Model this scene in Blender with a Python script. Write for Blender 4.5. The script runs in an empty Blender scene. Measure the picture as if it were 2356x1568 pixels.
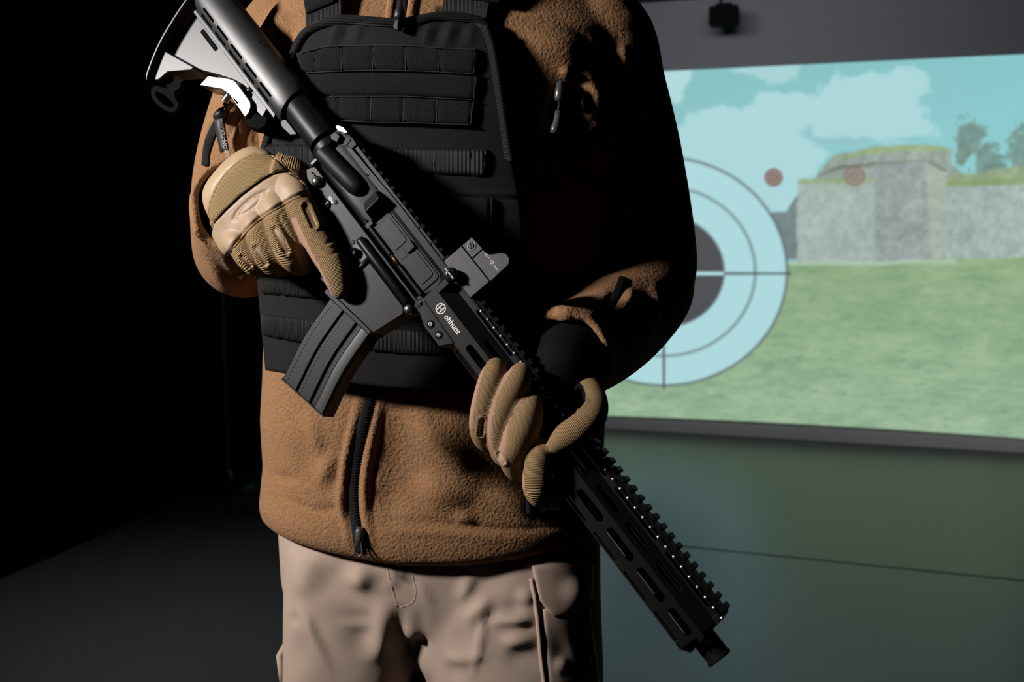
import bpy, bmesh, math, random
import numpy as np
from mathutils import Vector, Matrix, Euler
from mathutils.geometry import tessellate_polygon
SC = bpy.context.scene
COL = SC.collection
random.seed(4)
RNG = np.random.default_rng(7)

# ------------------------------------------------------------------ camera, exposure, world, lamps
FPX = 2290.0
PITCH = math.radians(6.45)
CP, SP = math.cos(PITCH), math.sin(PITCH)
CAMZ = 1.25
cam_data = bpy.data.cameras.new('camera')
cam = bpy.data.objects.new('camera', cam_data); COL.objects.link(cam)
cam.location = (0, 0, CAMZ)
cam.rotation_euler = (math.radians(90) - PITCH, 0, 0)
cam_data.sensor_width = 36.0
cam_data.lens = FPX / 2356.0 * 36.0
cam_data.clip_start = 0.05
cam_data.dof.use_dof = True
cam_data.dof.focus_distance = 0.95
cam_data.dof.aperture_fstop = 8.0
SC.camera = cam
SC.view_settings.view_transform = 'Standard'
SC.view_settings.look = 'None'
SC.view_settings.exposure = 0.0
SC.view_settings.gamma = 1.0
SC.view_settings.use_curve_mapping = False
wd = bpy.data.worlds.new('dark_room'); SC.world = wd
wd.use_nodes = True
wd.node_tree.nodes['Background'].inputs[0].default_value = (0.5, 0.55, 0.7, 1)
wd.node_tree.nodes['Background'].inputs[1].default_value = 0.0

def spot_light(name, loc, aim, power, radius, angle, blend, color):
    L = bpy.data.lights.new(name, 'SPOT'); o = bpy.data.objects.new(name, L); COL.objects.link(o)
    o.location = loc
    o.rotation_euler = (Vector(aim) - Vector(loc)).to_track_quat('-Z', 'Y').to_euler()
    L.energy = power; L.shadow_soft_size = radius; L.spot_size = math.radians(angle); L.spot_blend = blend
    L.color = color
    return o

def area_light(name, loc, aim, power, sx, sy, color, spread=180):
    L = bpy.data.lights.new(name, 'AREA'); o = bpy.data.objects.new(name, L); COL.objects.link(o)
    o.location = loc
    o.rotation_euler = (Vector(aim) - Vector(loc)).to_track_quat('-Z', 'Y').to_euler()
    L.energy = power; L.shape = 'RECTANGLE'; L.size = sx; L.size_y = sy; L.color = color
    L.spread = math.radians(spread)
    return o

spot_light('key_flash', (-1.40, 0.37, 1.84), (-0.22, 1.00, 1.18), 180, 0.09, 64, 1.0, (1.0, 0.965, 0.93))
area_light('ceiling_lamp', (0.7, 4.2, 2.55), (2.2, 5.9, 2.2), 27, 1.4, 0.3, (0.9, 0.93, 1.0))
area_light('floor_fill', (-1.2, 3.0, 2.5), (-1.0, 2.7, 0), 4, 0.4, 0.4, (1.0, 0.98, 0.97), 70)  # added fill with no visible source, brightens the floor at left

# ------------------------------------------------------------------ helpers
def W(px, py, d):
    """photo pixel + distance along the lens axis -> world point(s)"""
    px, py, d = np.broadcast_arrays(np.asarray(px, float), np.asarray(py, float), np.asarray(d, float))
    x = (px - 1178) / FPX * d; y = (py - 784) / FPX * d
    return np.stack([x, d * CP - y * SP, CAMZ - d * SP - y * CP], -1)

def PX(P):
    P = np.asarray(P, float)
    Y = P[..., 1]; Z = P[..., 2] - CAMZ
    d = Y * CP - Z * SP; u = Y * SP + Z * CP
    return 1178 + FPX * P[..., 0] / d, 784 - FPX * u / d, d

def V3(px, py, d): return Vector(W(px, py, d))

MATS = {}
def principled(name, col, rough=0.5, metal=0.0, spec=0.5, sheen=0.0):
    m = bpy.data.materials.new(name); m.use_nodes = True
    b = m.node_tree.nodes['Principled BSDF']
    b.inputs['Base Color'].default_value = (*col, 1)
    b.inputs['Roughness'].default_value = rough
    b.inputs['Metallic'].default_value = metal
    b.inputs['Specular IOR Level'].default_value = spec
    if sheen:
        b.inputs['Sheen Weight'].default_value = sheen
        b.inputs['Sheen Roughness'].default_value = 0.5
        b.inputs['Sheen Tint'].default_value = (*[min(1, c * 2 + .1) for c in col], 1)
    MATS[name] = m
    return m, m.node_tree.nodes, m.node_tree.links, b

def node(ns, typ, **kw):
    n = ns.new(typ)
    for k, v in kw.items(): setattr(n, k, v)
    return n

def noise_bump(m, scale, strength, dist, kind='NOISE', detail=3.0, colvar=0.0, stretch=None):
    ns, ls = m.node_tree.nodes, m.node_tree.links
    b = ns['Principled BSDF']
    tc = node(ns, 'ShaderNodeTexCoord')
    src = tc.outputs['Object']
    if stretch:
        mp = node(ns, 'ShaderNodeMapping'); mp.inputs['Scale'].default_value = stretch
        ls.new(src, mp.inputs[0]); src = mp.outputs[0]
    if kind == 'NOISE':
        t = node(ns, 'ShaderNodeTexNoise'); t.inputs['Scale'].default_value = scale; t.inputs['Detail'].default_value = detail
        out = t.outputs['Fac']
    else:
        t = node(ns, 'ShaderNodeTexVoronoi'); t.inputs['Scale'].default_value = scale
        t.feature = 'SMOOTH_F1'
        out = t.outputs['Distance']
    ls.new(src, t.inputs['Vector'])
    bp = node(ns, 'ShaderNodeBump'); bp.inputs['Strength'].default_value = strength; bp.inputs['Distance'].default_value = dist
    ls.new(out, bp.inputs['Height']); ls.new(bp.outputs[0], b.inputs['Normal'])
    if colvar:
        base = b.inputs['Base Color'].default_value[:]
        mx = node(ns, 'ShaderNodeMix'); mx.data_type = 'RGBA'
        mx.inputs['A'].default_value = (*[c * (1 - colvar) for c in base[:3]], 1)
        mx.inputs['B'].default_value = (*[min(1, c * (1 + colvar)) for c in base[:3]], 1)
        ls.new(out, mx.inputs['Factor']); ls.new(mx.outputs['Result'], b.inputs['Base Color'])
    return out, bp

def obj_from(name, V, F, mat, parent=None, smooth=True, org=None):
    V = np.asarray(V, float)
    if org is not None: V = V - np.asarray(org)
    me = bpy.data.meshes.new(name); me.from_pydata(V.tolist(), [], [list(map(int, f)) for f in F]); me.update()
    if mat is not None:
        me.materials.append(MATS[mat] if isinstance(mat, str) else mat)
    if smooth: me.polygons.foreach_set('use_smooth', [True] * len(me.polygons))
    o = bpy.data.objects.new(name, me); COL.objects.link(o)
    if parent is not None: o.parent = parent
    return o

def add_bevel(o, w, seg=2, ang=35):
    b = o.modifiers.new('bevel', 'BEVEL'); b.width = w; b.segments = seg; b.limit_method = 'ANGLE'
    b.angle_limit = math.radians(ang); b.harden_normals = True
    o.data.polygons.foreach_set('use_smooth', [True] * len(o.data.polygons))
    return o

def sharp(o, ang=35):
    o.data.set_sharp_from_angle(angle=math.radians(ang)); return o

def tag(o, label=None, cat=None, group=None, kind=None):
    if label: o['label'] = label
    if cat: o['category'] = cat
    if group: o['group'] = group
    if kind: o['kind'] = kind
    return o

def tube(pts, rad, n=24, up=None, cap=True, squash=1.0, tdir=None, e=2.0):
    """tube through world points; rad = radius per point or (ra, rb)"""
    P = np.asarray(pts, float); k = len(P)
    V = []; F = []
    T = np.gradient(P, axis=0) if tdir is None else np.asarray(tdir, float)
    ref = np.asarray(up if up is not None else (0, -1, 0), float)
    lastT = None
    for i in range(k):
        t = T[i]; L = np.linalg.norm(t)
        t = t / L if L > 1e-9 else lastT
        lastT = t
        a = np.cross(t, ref); a /= (np.linalg.norm(a) + 1e-12)
        b = np.cross(a, t)
        r = rad[i]; ra, rb = (r if hasattr(r, '__len__') else (r, r * squash))
        for j in range(n):
            th = 2 * math.pi * j / n
            c_, s_ = math.cos(th), math.sin(th)
            V.append(P[i] + a * ra * math.copysign(abs(c_) ** (2 / e), c_) + b * rb * math.copysign(abs(s_) ** (2 / e), s_))
    for i in range(k - 1):
        for j in range(n):
            F.append((i * n + j, i * n + (j + 1) % n, (i + 1) * n + (j + 1) % n, (i + 1) * n + j))
    if cap:
        V.append(P[0]); V.append(P[-1]); c0 = len(V) - 2
        for j in range(n):
            F.append((c0, (j + 1) % n, j)); F.append((c0 + 1, (k - 1) * n + j, (k - 1) * n + (j + 1) % n))
    return np.array(V), F

def resample(pts, n):
    P = np.asarray(pts, float)
    s = np.r_[0, np.cumsum(np.linalg.norm(np.diff(P[:, :2], axis=0), axis=1))]
    t = np.linspace(0, s[-1], n)
    return np.stack([np.interp(t, s, P[:, j]) for j in range(P.shape[1])], 1)

def smooth_path(pts, n):
    """Catmull-Rom through points (any dimension)"""
    P = np.asarray(pts, float)
    Q = np.vstack([2 * P[0] - P[1], P, 2 * P[-1] - P[-2]])
    out = []; m = len(P) - 1
    for t in np.linspace(0, m - 1e-6, n):
        i = int(t); f = t - i
        a, b, c, d = Q[i], Q[i + 1], Q[i + 2], Q[i + 3]
        out.append(0.5 * ((2 * b) + (-a + c) * f + (2 * a - 5 * b + 4 * c - d) * f * f + (-a + 3 * b - 3 * c + d) * f ** 3))
    return np.array(out)

def join_vf(parts):
    V = []; F = []; o = 0
    for v, f in parts:
        V.append(np.asarray(v)); F += [tuple(i + o for i in q) for q in f]; o += len(v)
    return np.vstack(V), F

def evaluated(o):
    dg = bpy.context.evaluated_depsgraph_get()
    me = bpy.data.meshes.new_from_object(o.evaluated_get(dg))
    return me

def remeshed(V, F, voxel, smooth=6):
    """voxel union of closed shells -> (verts, faces)"""
    o = obj_from('tmp', V, F, None)
    r = o.modifiers.new('r', 'REMESH'); r.mode = 'VOXEL'; r.voxel_size = voxel
    bpy.context.view_layer.update()
    me = evaluated(o)
    n = len(me.vertices); A = np.empty(n * 3); me.vertices.foreach_get('co', A); A = A.reshape(-1, 3)
    nl = len(me.loops); L = np.empty(nl, int); me.loops.foreach_get('vertex_index', L)
    st = np.empty(len(me.polygons), int); tt = np.empty(len(me.polygons), int)
    me.polygons.foreach_get('loop_start', st); me.polygons.foreach_get('loop_total', tt)
    E = np.empty(len(me.edges) * 2, int); me.edges.foreach_get('vertices', E); E = E.reshape(-1, 2)
    bpy.data.objects.remove(o); bpy.data.meshes.remove(me)
    A = lap(A, E, smooth)
    Fq = L.reshape(-1, 4) if (tt == 4).all() else [L[s:s + t] for s, t in zip(st, tt)]
    return A, Fq, E

def lap(A, E, it, lam=0.5):
    n = len(A); deg = np.bincount(E.ravel(), minlength=n).astype(float)[:, None]
    for k in range(it):
        S = np.zeros_like(A)
        for c in range(A.shape[1]):
            S[:, c] = np.bincount(E[:, 0], A[E[:, 1], c], n) + np.bincount(E[:, 1], A[E[:, 0], c], n)
        A = A + lam * (S / np.maximum(deg, 1) - A)
    return A

def normals(V, Fq):
    Fq = np.asarray(Fq); a, b, c, d = (V[Fq[:, i]] for i in range(4))
    fn = np.cross(c - a, d - b)
    N = np.zeros_like(V)
    for i in range(4):
        for k in range(3): N[:, k] += np.bincount(Fq[:, i], fn[:, k], len(V))
    return N / (np.linalg.norm(N, axis=1, keepdims=True) + 1e-12)

def seg_dist(px, py, poly):
    """distance of pixels to a polyline, and parameter along it (0..1)"""
    best = np.full(px.shape, 1e9); bt = np.zeros(px.shape)
    P = np.asarray(poly, float); m = len(P) - 1
    for i in range(m):
        a, b = P[i, :2], P[i + 1, :2]; ab = b - a; L2 = ab @ ab + 1e-9
        t = np.clip(((px - a[0]) * ab[0] + (py - a[1]) * ab[1]) / L2, 0, 1)
        d = np.hypot(px - a[0] - t * ab[0], py - a[1] - t * ab[1])
        k = d < best; best[k] = d[k]; bt[k] = (i + t[k]) / m
    return best, bt

def in_poly(px, py, poly):
    P = np.asarray(poly, float); r = np.zeros(px.shape, bool); j = len(P) - 1
    for i in range(len(P)):
        c = ((P[i, 1] > py) != (P[j, 1] > py)) & (px < (P[j, 0] - P[i, 0]) * (py - P[i, 1]) / (P[j, 1] - P[i, 1] + 1e-12) + P[i, 0])
        r ^= c; j = i
    return r

def sculpt(V, Fq, E, strokes, face_thr=0.12, rounds=1):
    """push cloth in or out along its normals near traced fold lines: (polyline, width, height mm[, taper])"""
    N = normals(V, Fq)
    px, py, d = PX(V)
    eye = np.array([0, 0, CAMZ]) - V; eye /= np.linalg.norm(eye, axis=1, keepdims=True)
    fac = np.clip(((N * eye).sum(1) - face_thr) / 0.25, 0, 1)
    D = np.zeros(len(V))
    for s in strokes:
        poly, wdt, amp = s[0], s[1], s[2]
        rng = s[3] if len(s) > 3 else None
        q = np.asarray(poly, float); lo = q[:, :2].min(0) - 4 * wdt; hi = q[:, :2].max(0) + 4 * wdt
        k = np.where((px > lo[0]) & (px < hi[0]) & (py > lo[1]) & (py < hi[1]) & (fac > 0))[0]
        if rng is not None: k = k[(d[k] > rng[0]) & (d[k] < rng[1])]
        if not len(k): continue
        if len(poly) > 2: q = smooth_path(q, len(q) * 5)
        ds, t = seg_dist(px[k], py[k], q)
        D[k] += (amp if amp > 0 else amp * .75) * .0011 * np.exp(-(ds / (wdt * (1.0 if amp > 0 else 1.25))) ** 2) * np.sin(np.pi * np.clip(t, .0, 1)) ** 1.4
    return V + N * (D * fac)[:, None]

def grid_faces(nu, nv, o=0):
    F = []
    for i in range(nu - 1):
        for j in range(nv - 1):
            a = o + i * nv + j; F.append((a, a + nv, a + nv + 1, a + 1))
    return F

def thick_grid(front, back):
    """closed slab from two (nu,nv,3) grids"""
    nu, nv, _ = front.shape
    V = np.vstack([front.reshape(-1, 3), back.reshape(-1, 3)]); n = nu * nv
    F = grid_faces(nu, nv) + [f[::-1] for f in grid_faces(nu, nv, n)]
    ring = [(i, 0) for i in range(nu)] + [(nu - 1, j) for j in range(1, nv)] + [(i, nv - 1) for i in range(nu - 2, -1, -1)] + [(0, j) for j in range(nv - 2, 0, -1)]
    idx = [i * nv + j for i, j in ring]
    for k in range(len(idx)):
        a, b = idx[k], idx[(k + 1) % len(idx)]
        F.append((b, a, a + n, b + n))
    return V, F

def text_mesh(body, size, extrude=0.0002, align='LEFT', bold=False):
    c = bpy.data.curves.new('t', 'FONT'); c.body = body; c.size = size; c.extrude = extrude
    c.align_x = align; c.align_y = 'CENTER'; c.resolution_u = 3
    if bold: c.offset = size * 0.022
    o = bpy.data.objects.new('t', c); COL.objects.link(o)
    bpy.context.view_layer.update()
    me = evaluated(o)
    bpy.data.objects.remove(o); bpy.data.curves.remove(c)
    V = np.empty(len(me.vertices) * 3); me.vertices.foreach_get('co', V)
    F = [tuple(p.vertices) for p in me.polygons]
    bpy.data.meshes.remove(me)
    return V.reshape(-1, 3), F

# ------------------------------------------------------------------ materials of the room
YAW = math.radians(16.8)
RH = np.array([math.cos(YAW), -math.sin(YAW), 0]); NH = np.array([math.sin(YAW), math.cos(YAW), 0])
def floor_at(px, py):
    r = W(px, py, 1.0) - np.array([0, 0, CAMZ]); t = -CAMZ / r[2]
    return np.array([0, 0, CAMZ]) + r * t
CORNER = floor_at(880, 953)
def wall_at(px, py, off=0.0):
    """photo ray meets the back wall (off metres in front of it) -> (along, height)"""
    r = W(px, py, 1.0) - np.array([0, 0, CAMZ])
    c = CORNER - off * NH
    t = (c @ NH) / (r @ NH)
    P = np.array([0, 0, CAMZ]) + r * t
    return (P - c) @ RH, P[2]
def wall_pt(s, z, off=0.0): return CORNER - off * NH + s * RH + np.array([0, 0, z])

principled('floor_vinyl', (0.045, 0.046, 0.048), 0.34, spec=0.5)
noise_bump(MATS['floor_vinyl'], 9, 0.03, 0.01)
principled('grey_wall', (0.17, 0.17, 0.18), 0.8); noise_bump(MATS['grey_wall'], 60, 0.05, 0.01, colvar=0.08)
principled('black_curtain', (0.004, 0.004, 0.005), 1.0, spec=0.0)
principled('dark_ceiling', (0.02, 0.02, 0.02), 0.9)
principled('black_plastic', (0.012, 0.012, 0.013), 0.45)

def box_verts(c, ax, ay, az):
    c = np.asarray(c)
    V = [c + sx * ax + sy * ay + sz * az for sz in (-1, 1) for sy in (-1, 1) for sx in (-1, 1)]
    F = [(0, 2, 3, 1), (4, 5, 7, 6), (0, 1, 5, 4), (2, 6, 7, 3), (0, 4, 6, 2), (1, 3, 7, 5)]
    return np.array(V), F
RIGHT_S = 6.2; CEIL = wall_at(1540, 3)[1]; FRONT = 9.5
# floor slab, walls and ceiling
c = CORNER + RH * RIGHT_S / 2 - NH * FRONT / 2
V, F = box_verts(c - np.array([0, 0, .05]), RH * (RIGHT_S / 2 + .1), NH * (FRONT / 2 + .1), np.array([0, 0, .05])); tag(obj_from('floor', V, F, 'floor_vinyl', smooth=False), kind='structure')
V, F = box_verts(c + np.array([0, 0, CEIL + .05]), RH * (RIGHT_S / 2 + .1), NH * (FRONT / 2 + .1), np.array([0, 0, .05])); tag(obj_from('ceiling', V, F, 'dark_ceiling', smooth=False), kind='structure')
V, F = box_verts(CORNER + RH * RIGHT_S / 2 + NH * .05 + np.array([0, 0, CEIL / 2]), RH * (RIGHT_S / 2 + .1), NH * .05, np.array([0, 0, CEIL / 2])); tag(obj_from('wall_back', V, F, 'grey_wall', smooth=False), kind='structure')
V, F = box_verts(CORNER - RH * .05 - NH * FRONT / 2 + np.array([0, 0, CEIL / 2]), RH * .05, NH * FRONT / 2, np.array([0, 0, CEIL / 2])); tag(obj_from('wall_left', V, F, 'black_curtain', smooth=False), kind='structure')

principled('grey_skirting', (0.80, 0.76, 0.77), 0.7)
hb_ = wall_at(1900, 985, .02)[1]
V, F = box_verts(CORNER + RH * RIGHT_S / 2 - NH * .01 + np.array([0, 0, hb_ / 2 + .01]), RH * RIGHT_S / 2, NH * .0099, np.array([0, 0, hb_ / 2 + .01])); tag(obj_from('baseboard_back', V, F, 'grey_skirting', smooth=False), kind='structure')

# welded seam across the vinyl floor
principled('seam_line', (0.012, 0.012, 0.012), 0.6)
p1_, p2_ = floor_at(1560, 1255), floor_at(2356, 1335); sd_ = (p2_ - p1_) / np.linalg.norm(p2_ - p1_)
V, F = box_verts((p1_ + p2_) / 2 + np.array([0, 0, .0006]), sd_ * 2.6, np.cross(np.array([0, 0, 1.0]), sd_) * .006, np.array([0, 0, .0006])); tag(obj_from('trim_1', V, F, 'seam_line', smooth=False), kind='structure')

# ------------------------------------------------------------------ projection screen: a flat picture on the back wall
def s2l(c):
    c = np.asarray(c, float) / 255.0
    return np.where(c <= .04045, c / 12.92, ((c + .055) / 1.055) ** 2.4)

def vnoise(x, y, seed=0, octaves=4):
    out = 0; amp = 1; tot = 0
    for o in range(octaves):
        r = np.random.default_rng(seed + o); T = r.random((64, 64))
        xi = np.floor(x).astype(int); yi = np.floor(y).astype(int); fx = x - xi; fy = y - yi
        fx = fx * fx * (3 - 2 * fx); fy = fy * fy * (3 - 2 * fy)
        g = lambda a, b: T[a % 64, b % 64]
        out = out + amp * (g(xi, yi) * (1 - fx) * (1 - fy) + g(xi + 1, yi) * fx * (1 - fy) + g(xi, yi + 1) * (1 - fx) * fy + g(xi + 1, yi + 1) * fx * fy)
        tot += amp; amp *= .55; x = x * 2.03 + 7; y = y * 2.03 + 3
    return out / tot

def paint(px, py):
    """the projected picture: sky, clouds, old fort, meadow, bullseye, two clay discs"""
    n1 = vnoise(px / 60, py / 60, 1); n2 = vnoise(px / 14, py / 14, 5); n3 = vnoise(px / 7, py / 7, 9)
    C = np.empty(px.shape + (3,))
    t = np.clip((py - 130) / 350, 0, 1)[..., None]; h = np.clip((px - 1500) / 850, 0, 1)[..., None]
    C[:] = np.array([132, 188, 190]) * (1 - t) + np.array([145, 200, 204]) * t + h * np.array([2, 8, 9])
    def mask(poly, rough=0.0, soft=4.0):
        qx = px + (n1 - .5) * rough * 2.2 + (n2 - .5) * rough; qy = py + (vnoise(px / 40 + 9, py / 40, 3) - .5) * rough * 2.2 + (n3 - .5) * rough * .6
        ins = in_poly(qx, qy, poly); P = list(poly) + [poly[0]]
        d, _ = seg_dist(qx, qy, P)
        return np.clip(.5 + np.where(ins, d, -d) / (2 * soft), 0, 1)[..., None]
    def put(m, col, var=None):
        nonlocal C
        col = np.asarray(col, float)
        if var is not None: col = col + var[..., None]
        C = C * (1 - m) + col * m
    cl = [170, 214, 218]
    put(mask([(1480, 270), (1545, 280), (1600, 245), (1690, 250), (1770, 215), (1880, 200), (1910, 180), (1985, 172), (2080, 155), (2120, 180), (2125, 215), (2105, 240), (2130, 290), (2160, 315), (2080, 330), (1930, 320), (1870, 330), (1900, 360), (1850, 420), (1820, 520), (1480, 560)], 26, 6), cl)
    put(mask([(1490, 160), (1600, 155), (1590, 190), (1570, 230), (1500, 232)], 16, 6), [176, 217, 220])
    put(mask([(1680, 150), (1850, 143), (1830, 180), (1760, 190), (1720, 175)], 16, 6), [165, 210, 212])
    put(mask([(1840, 300), (1862, 290), (1870, 312), (2010, 318), (1990, 328), (1880, 330)], 10, 6), [142, 192, 196])
    st = (n2 - .5) * 34 + (n3 - .5) * 24 + (n1 - .5) * 22
    # trees
    tr = [118, 146, 136]
    for cx, cy, rx, ry in ((2232, 320, 42, 52), (2270, 372, 40, 50), (2215, 350, 20, 30), (2350, 350, 40, 70), (2300, 405, 60, 30)):
        dd = np.hypot((px - cx) / rx, (py - cy) / ry) + (n2 - .5) * 1.1
        put(np.clip((1.0 - dd) * 3, 0, 1)[..., None] * .85, tr, st * .9)
    # fort
    put(mask([(1770, 490), (1812, 488), (1835, 450), (1842, 445), (1842, 590), (1800, 600), (1770, 595)], 8, 3), [116, 132, 132], st * .5)
    put(mask([(1868, 418), (1885, 390), (1925, 352), (2010, 338), (2130, 334), (2190, 343), (2190, 378), (2220, 400), (2200, 470), (1870, 470)], 5, 3), [150, 164, 156], st)
    put(mask([(1918, 360), (2010, 338), (2130, 333), (2190, 342), (2190, 348), (2130, 345), (2015, 352), (1925, 364)], 5, 3), [150, 172, 130], st * .6)
    for x in (1946, 1985, 2030, 2085, 2145): put(np.clip(1 - np.abs(px - x + (py - 360) * .2) / 3.5, 0, 1)[..., None] * ((py > 348) & (py < 382))[..., None] * .6, [118, 130, 120])
    put(mask([(1880, 402), (1930, 380), (2010, 374), (2130, 368), (2180, 392), (2176, 398), (2130, 377), (2015, 382), (1935, 388)], 5, 3), [112, 122, 108], st * .5)
    put(mask([(2175, 405), (2240, 395), (2270, 388), (2360, 380), (2360, 425), (2175, 428)], 8, 4), [146, 164, 130], st)
    put(mask([(1838, 418), (2015, 412), (2015, 605), (1832, 605)], 4, 3), [164, 178, 172], st * .85)
    put(mask([(2012, 378), (2130, 370), (2180, 405), (2180, 430), (2182, 598), (2012, 604)], 4, 3), [148, 160, 158], st)
    put(mask([(2130, 372), (2180, 400), (2184, 598), (2140, 600)], 4, 5), [166, 180, 168], st * .8)
    put(mask([(2180, 425), (2362, 420), (2362, 600), (2182, 598)], 4, 3), [162, 176, 172], st)
    put(mask([(1838, 413), (1930, 410), (2016, 412), (2016, 420), (1838, 424)], 5, 3), [150, 170, 132], st * .6)
    put(mask([(2178, 418), (2300, 408), (2362, 412), (2362, 422), (2178, 430)], 5, 3), [136, 158, 112], st * .6)
    # meadow
    gn = (vnoise(px / 90, py / 26, 21) - .5) * 42 + (vnoise(px / 26, py / 8, 25) - .5) * 34 + (n3 - .5) * 14
    g = mask([(1080, 615), (1815, 604), (2010, 606), (2100, 602), (2200, 596), (2460, 590), (2460, 1100), (1080, 1100)], 3, 3)
    t = np.clip((py - 600) / 400, 0, 1)[..., None]
    gc = np.array([141, 170, 130]) * (1 - t) + np.array([148, 178, 148]) * t
    put(g, gc + gn[..., None] * np.array([.75, .62, .6]))
    dd = np.clip((vnoise(px / 34, py / 9, 33) - .62) * 5, 0, 1) * np.clip((py - 620) / 150, 0, 1)
    put(dd[..., None] * .5, [108, 142, 122])
    put(mask([(1815, 601), (2130, 600), (2200, 598), (2200, 607), (1815, 610)], 3, 4), [172, 196, 172])
    # bullseye
    cx, cy = 1527, 624; r = np.hypot((px - cx) / 286, (py - cy) / 264)
    aa = lambda a, w=.012: np.clip((a - r) / w * .5 + .5, 0, 1)[..., None]
    put(aa(1.0), [82, 92, 96]); put(aa(.985), [173, 216, 221])
    put(aa(.745) * (1 - aa(.728)), [104, 124, 126])
    put(aa(.488), [77, 79, 82])
    ring = lambda a, b: aa(b) * (1 - aa(a))
    put(ring(.225, .25), [176, 218, 222])
    lx = np.clip(2.6 - np.abs(py - 629) * .5, 0, 1); ly = np.clip(2.6 - np.abs(px - 1527) * .5, 0, 1)
    ino = np.clip((.488 - r) / .01, 0, 1)
    put(np.maximum(lx, ly)[..., None] * ino[..., None], [178, 219, 223])
    ino2 = np.clip((r - .488) / .01, 0, 1) * np.clip((1.03 - r) / .01, 0, 1)
    put(np.maximum(np.clip(2.2 - np.abs(py - 629) * .6, 0, 1), np.clip(2.2 - np.abs(px - 1527) * .6, 0, 1))[..., None] * ino2[..., None], [84, 92, 92])
    # clay discs
    for cx, cy, R_, al, colr in ((1780, 408, 22, .95, [136, 112, 104]), (1966, 405, 25, .7, [140, 120, 110])):
        r = np.hypot(px - cx, py - cy) / R_
        put(np.clip((1 - r) * 8, 0, 1)[..., None] * al, colr)
        put((np.clip(1 - np.abs(r - .62) * 9, 0, 1) + np.clip(1 - r * 4, 0, 1))[..., None] * .5 * al, [176, 168, 158])
        put(np.clip(1 - np.abs(r - .92) * 10, 0, 1)[..., None] * .5 * al, [120, 78, 76])
    return np.clip(C, 0, 255)

OFF = 0.032
# outline of the lit picture on the wall: left / right ends, straight top edge, slightly sagging bottom edge
s_l, _ = wall_at(1240, 900, OFF); s_r, _ = wall_at(2440, 900, OFF)
tops = np.array([wall_at(x, y, OFF) for x, y in ((1500, 164.5), (1690, 156.5), (2020, 141), (2356, 124))])
bots = np.array([wall_at(x, y, OFF) for x, y in ((1390, 955), (1560, 963), (1760, 971), (1960, 981), (2160, 993), (2356, 1009))])
pt = np.polyfit(tops[:, 0], tops[:, 1], 1); pb = np.polyfit(bots[:, 0], bots[:, 1], 2)
nu, nv = 400, 330
ss = np.linspace(s_l, s_r, nu); tt = np.linspace(0, 1, nv)
S, T = np.meshgrid(ss, tt, indexing='ij')
Zt = np.polyval(pt, S); Zb = np.polyval(pb, S); Z = Zb + (Zt - Zb) * T
P = (CORNER - OFF * NH) + S[..., None] * RH + Z[..., None] * np.array([0, 0, 1.0])
qx, qy, _ = PX(P)
colr = s2l(paint(qx, qy))
back = P + NH * 0.010
V, F = thick_grid(P, back)
scr = bpy.data.materials.new('projected_picture'); scr.use_nodes = True; MATS['projected_picture'] = scr
ns, ls = scr.node_tree.nodes, scr.node_tree.links
b = ns['Principled BSDF']; b.inputs['Base Color'].default_value = (.02, .02, .02, 1); b.inputs['Roughness'].default_value = .9
at = node(ns, 'ShaderNodeAttribute'); at.attribute_name = 'picture'
ls.new(at.outputs['Color'], b.inputs['Emission Color']); b.inputs['Emission Strength'].default_value = 1.0
screen = obj_from('projection_screen', V, F, scr)
ca = screen.data.color_attributes.new('picture', 'FLOAT_COLOR', 'POINT')
full = np.ones((len(V), 4)); full[:nu * nv, :3] = colr.reshape(-1, 3); full[nu * nv:, :3] = colr.reshape(-1, 3) * 0
ca.data.foreach_set('color', full.ravel())
tag(screen, 'glowing projection screen showing a bullseye, an old stone fort and a green meadow', 'screen')
# ------------------------------------------------------------------ cloth materials
from mathutils.bvhtree import BVHTree
def cloth(name, col, rough, kind, scale, strength, dist, sheen=0.0, colvar=0.15, spec=0.2, stretch=None):
    principled(name, col, rough, spec=spec, sheen=sheen)
    return noise_bump(MATS[name], scale, strength, dist, kind, colvar=colvar, stretch=stretch)
cloth('brown_fleece', (0.250, 0.130, 0.062), 0.95, 'NOISE', 300, 0.8, 0.0022, sheen=0.12, colvar=0.3)
cloth('khaki_ripstop', (0.37, 0.275, 0.22), 0.85, 'NOISE', 900, 0.25, 0.0006, colvar=0.06, stretch=(1, 1, 2.5))
cloth('black_nylon', (0.010, 0.009, 0.010), 0.8, 'NOISE', 1900, 0.6, 0.0008, colvar=0.4, spec=0.2)
cloth('black_loop_velcro', (0.015, 0.0145, 0.015), 0.95, 'NOISE', 1500, 1.0, 0.0025, sheen=0.05, colvar=0.9)
principled('black_cord', (0.012, 0.012, 0.013), 0.5)
principled('black_zip_fabric', (0.006, 0.006, 0.007), 0.9)  # plain black fabric of the pocket zip tape
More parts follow.
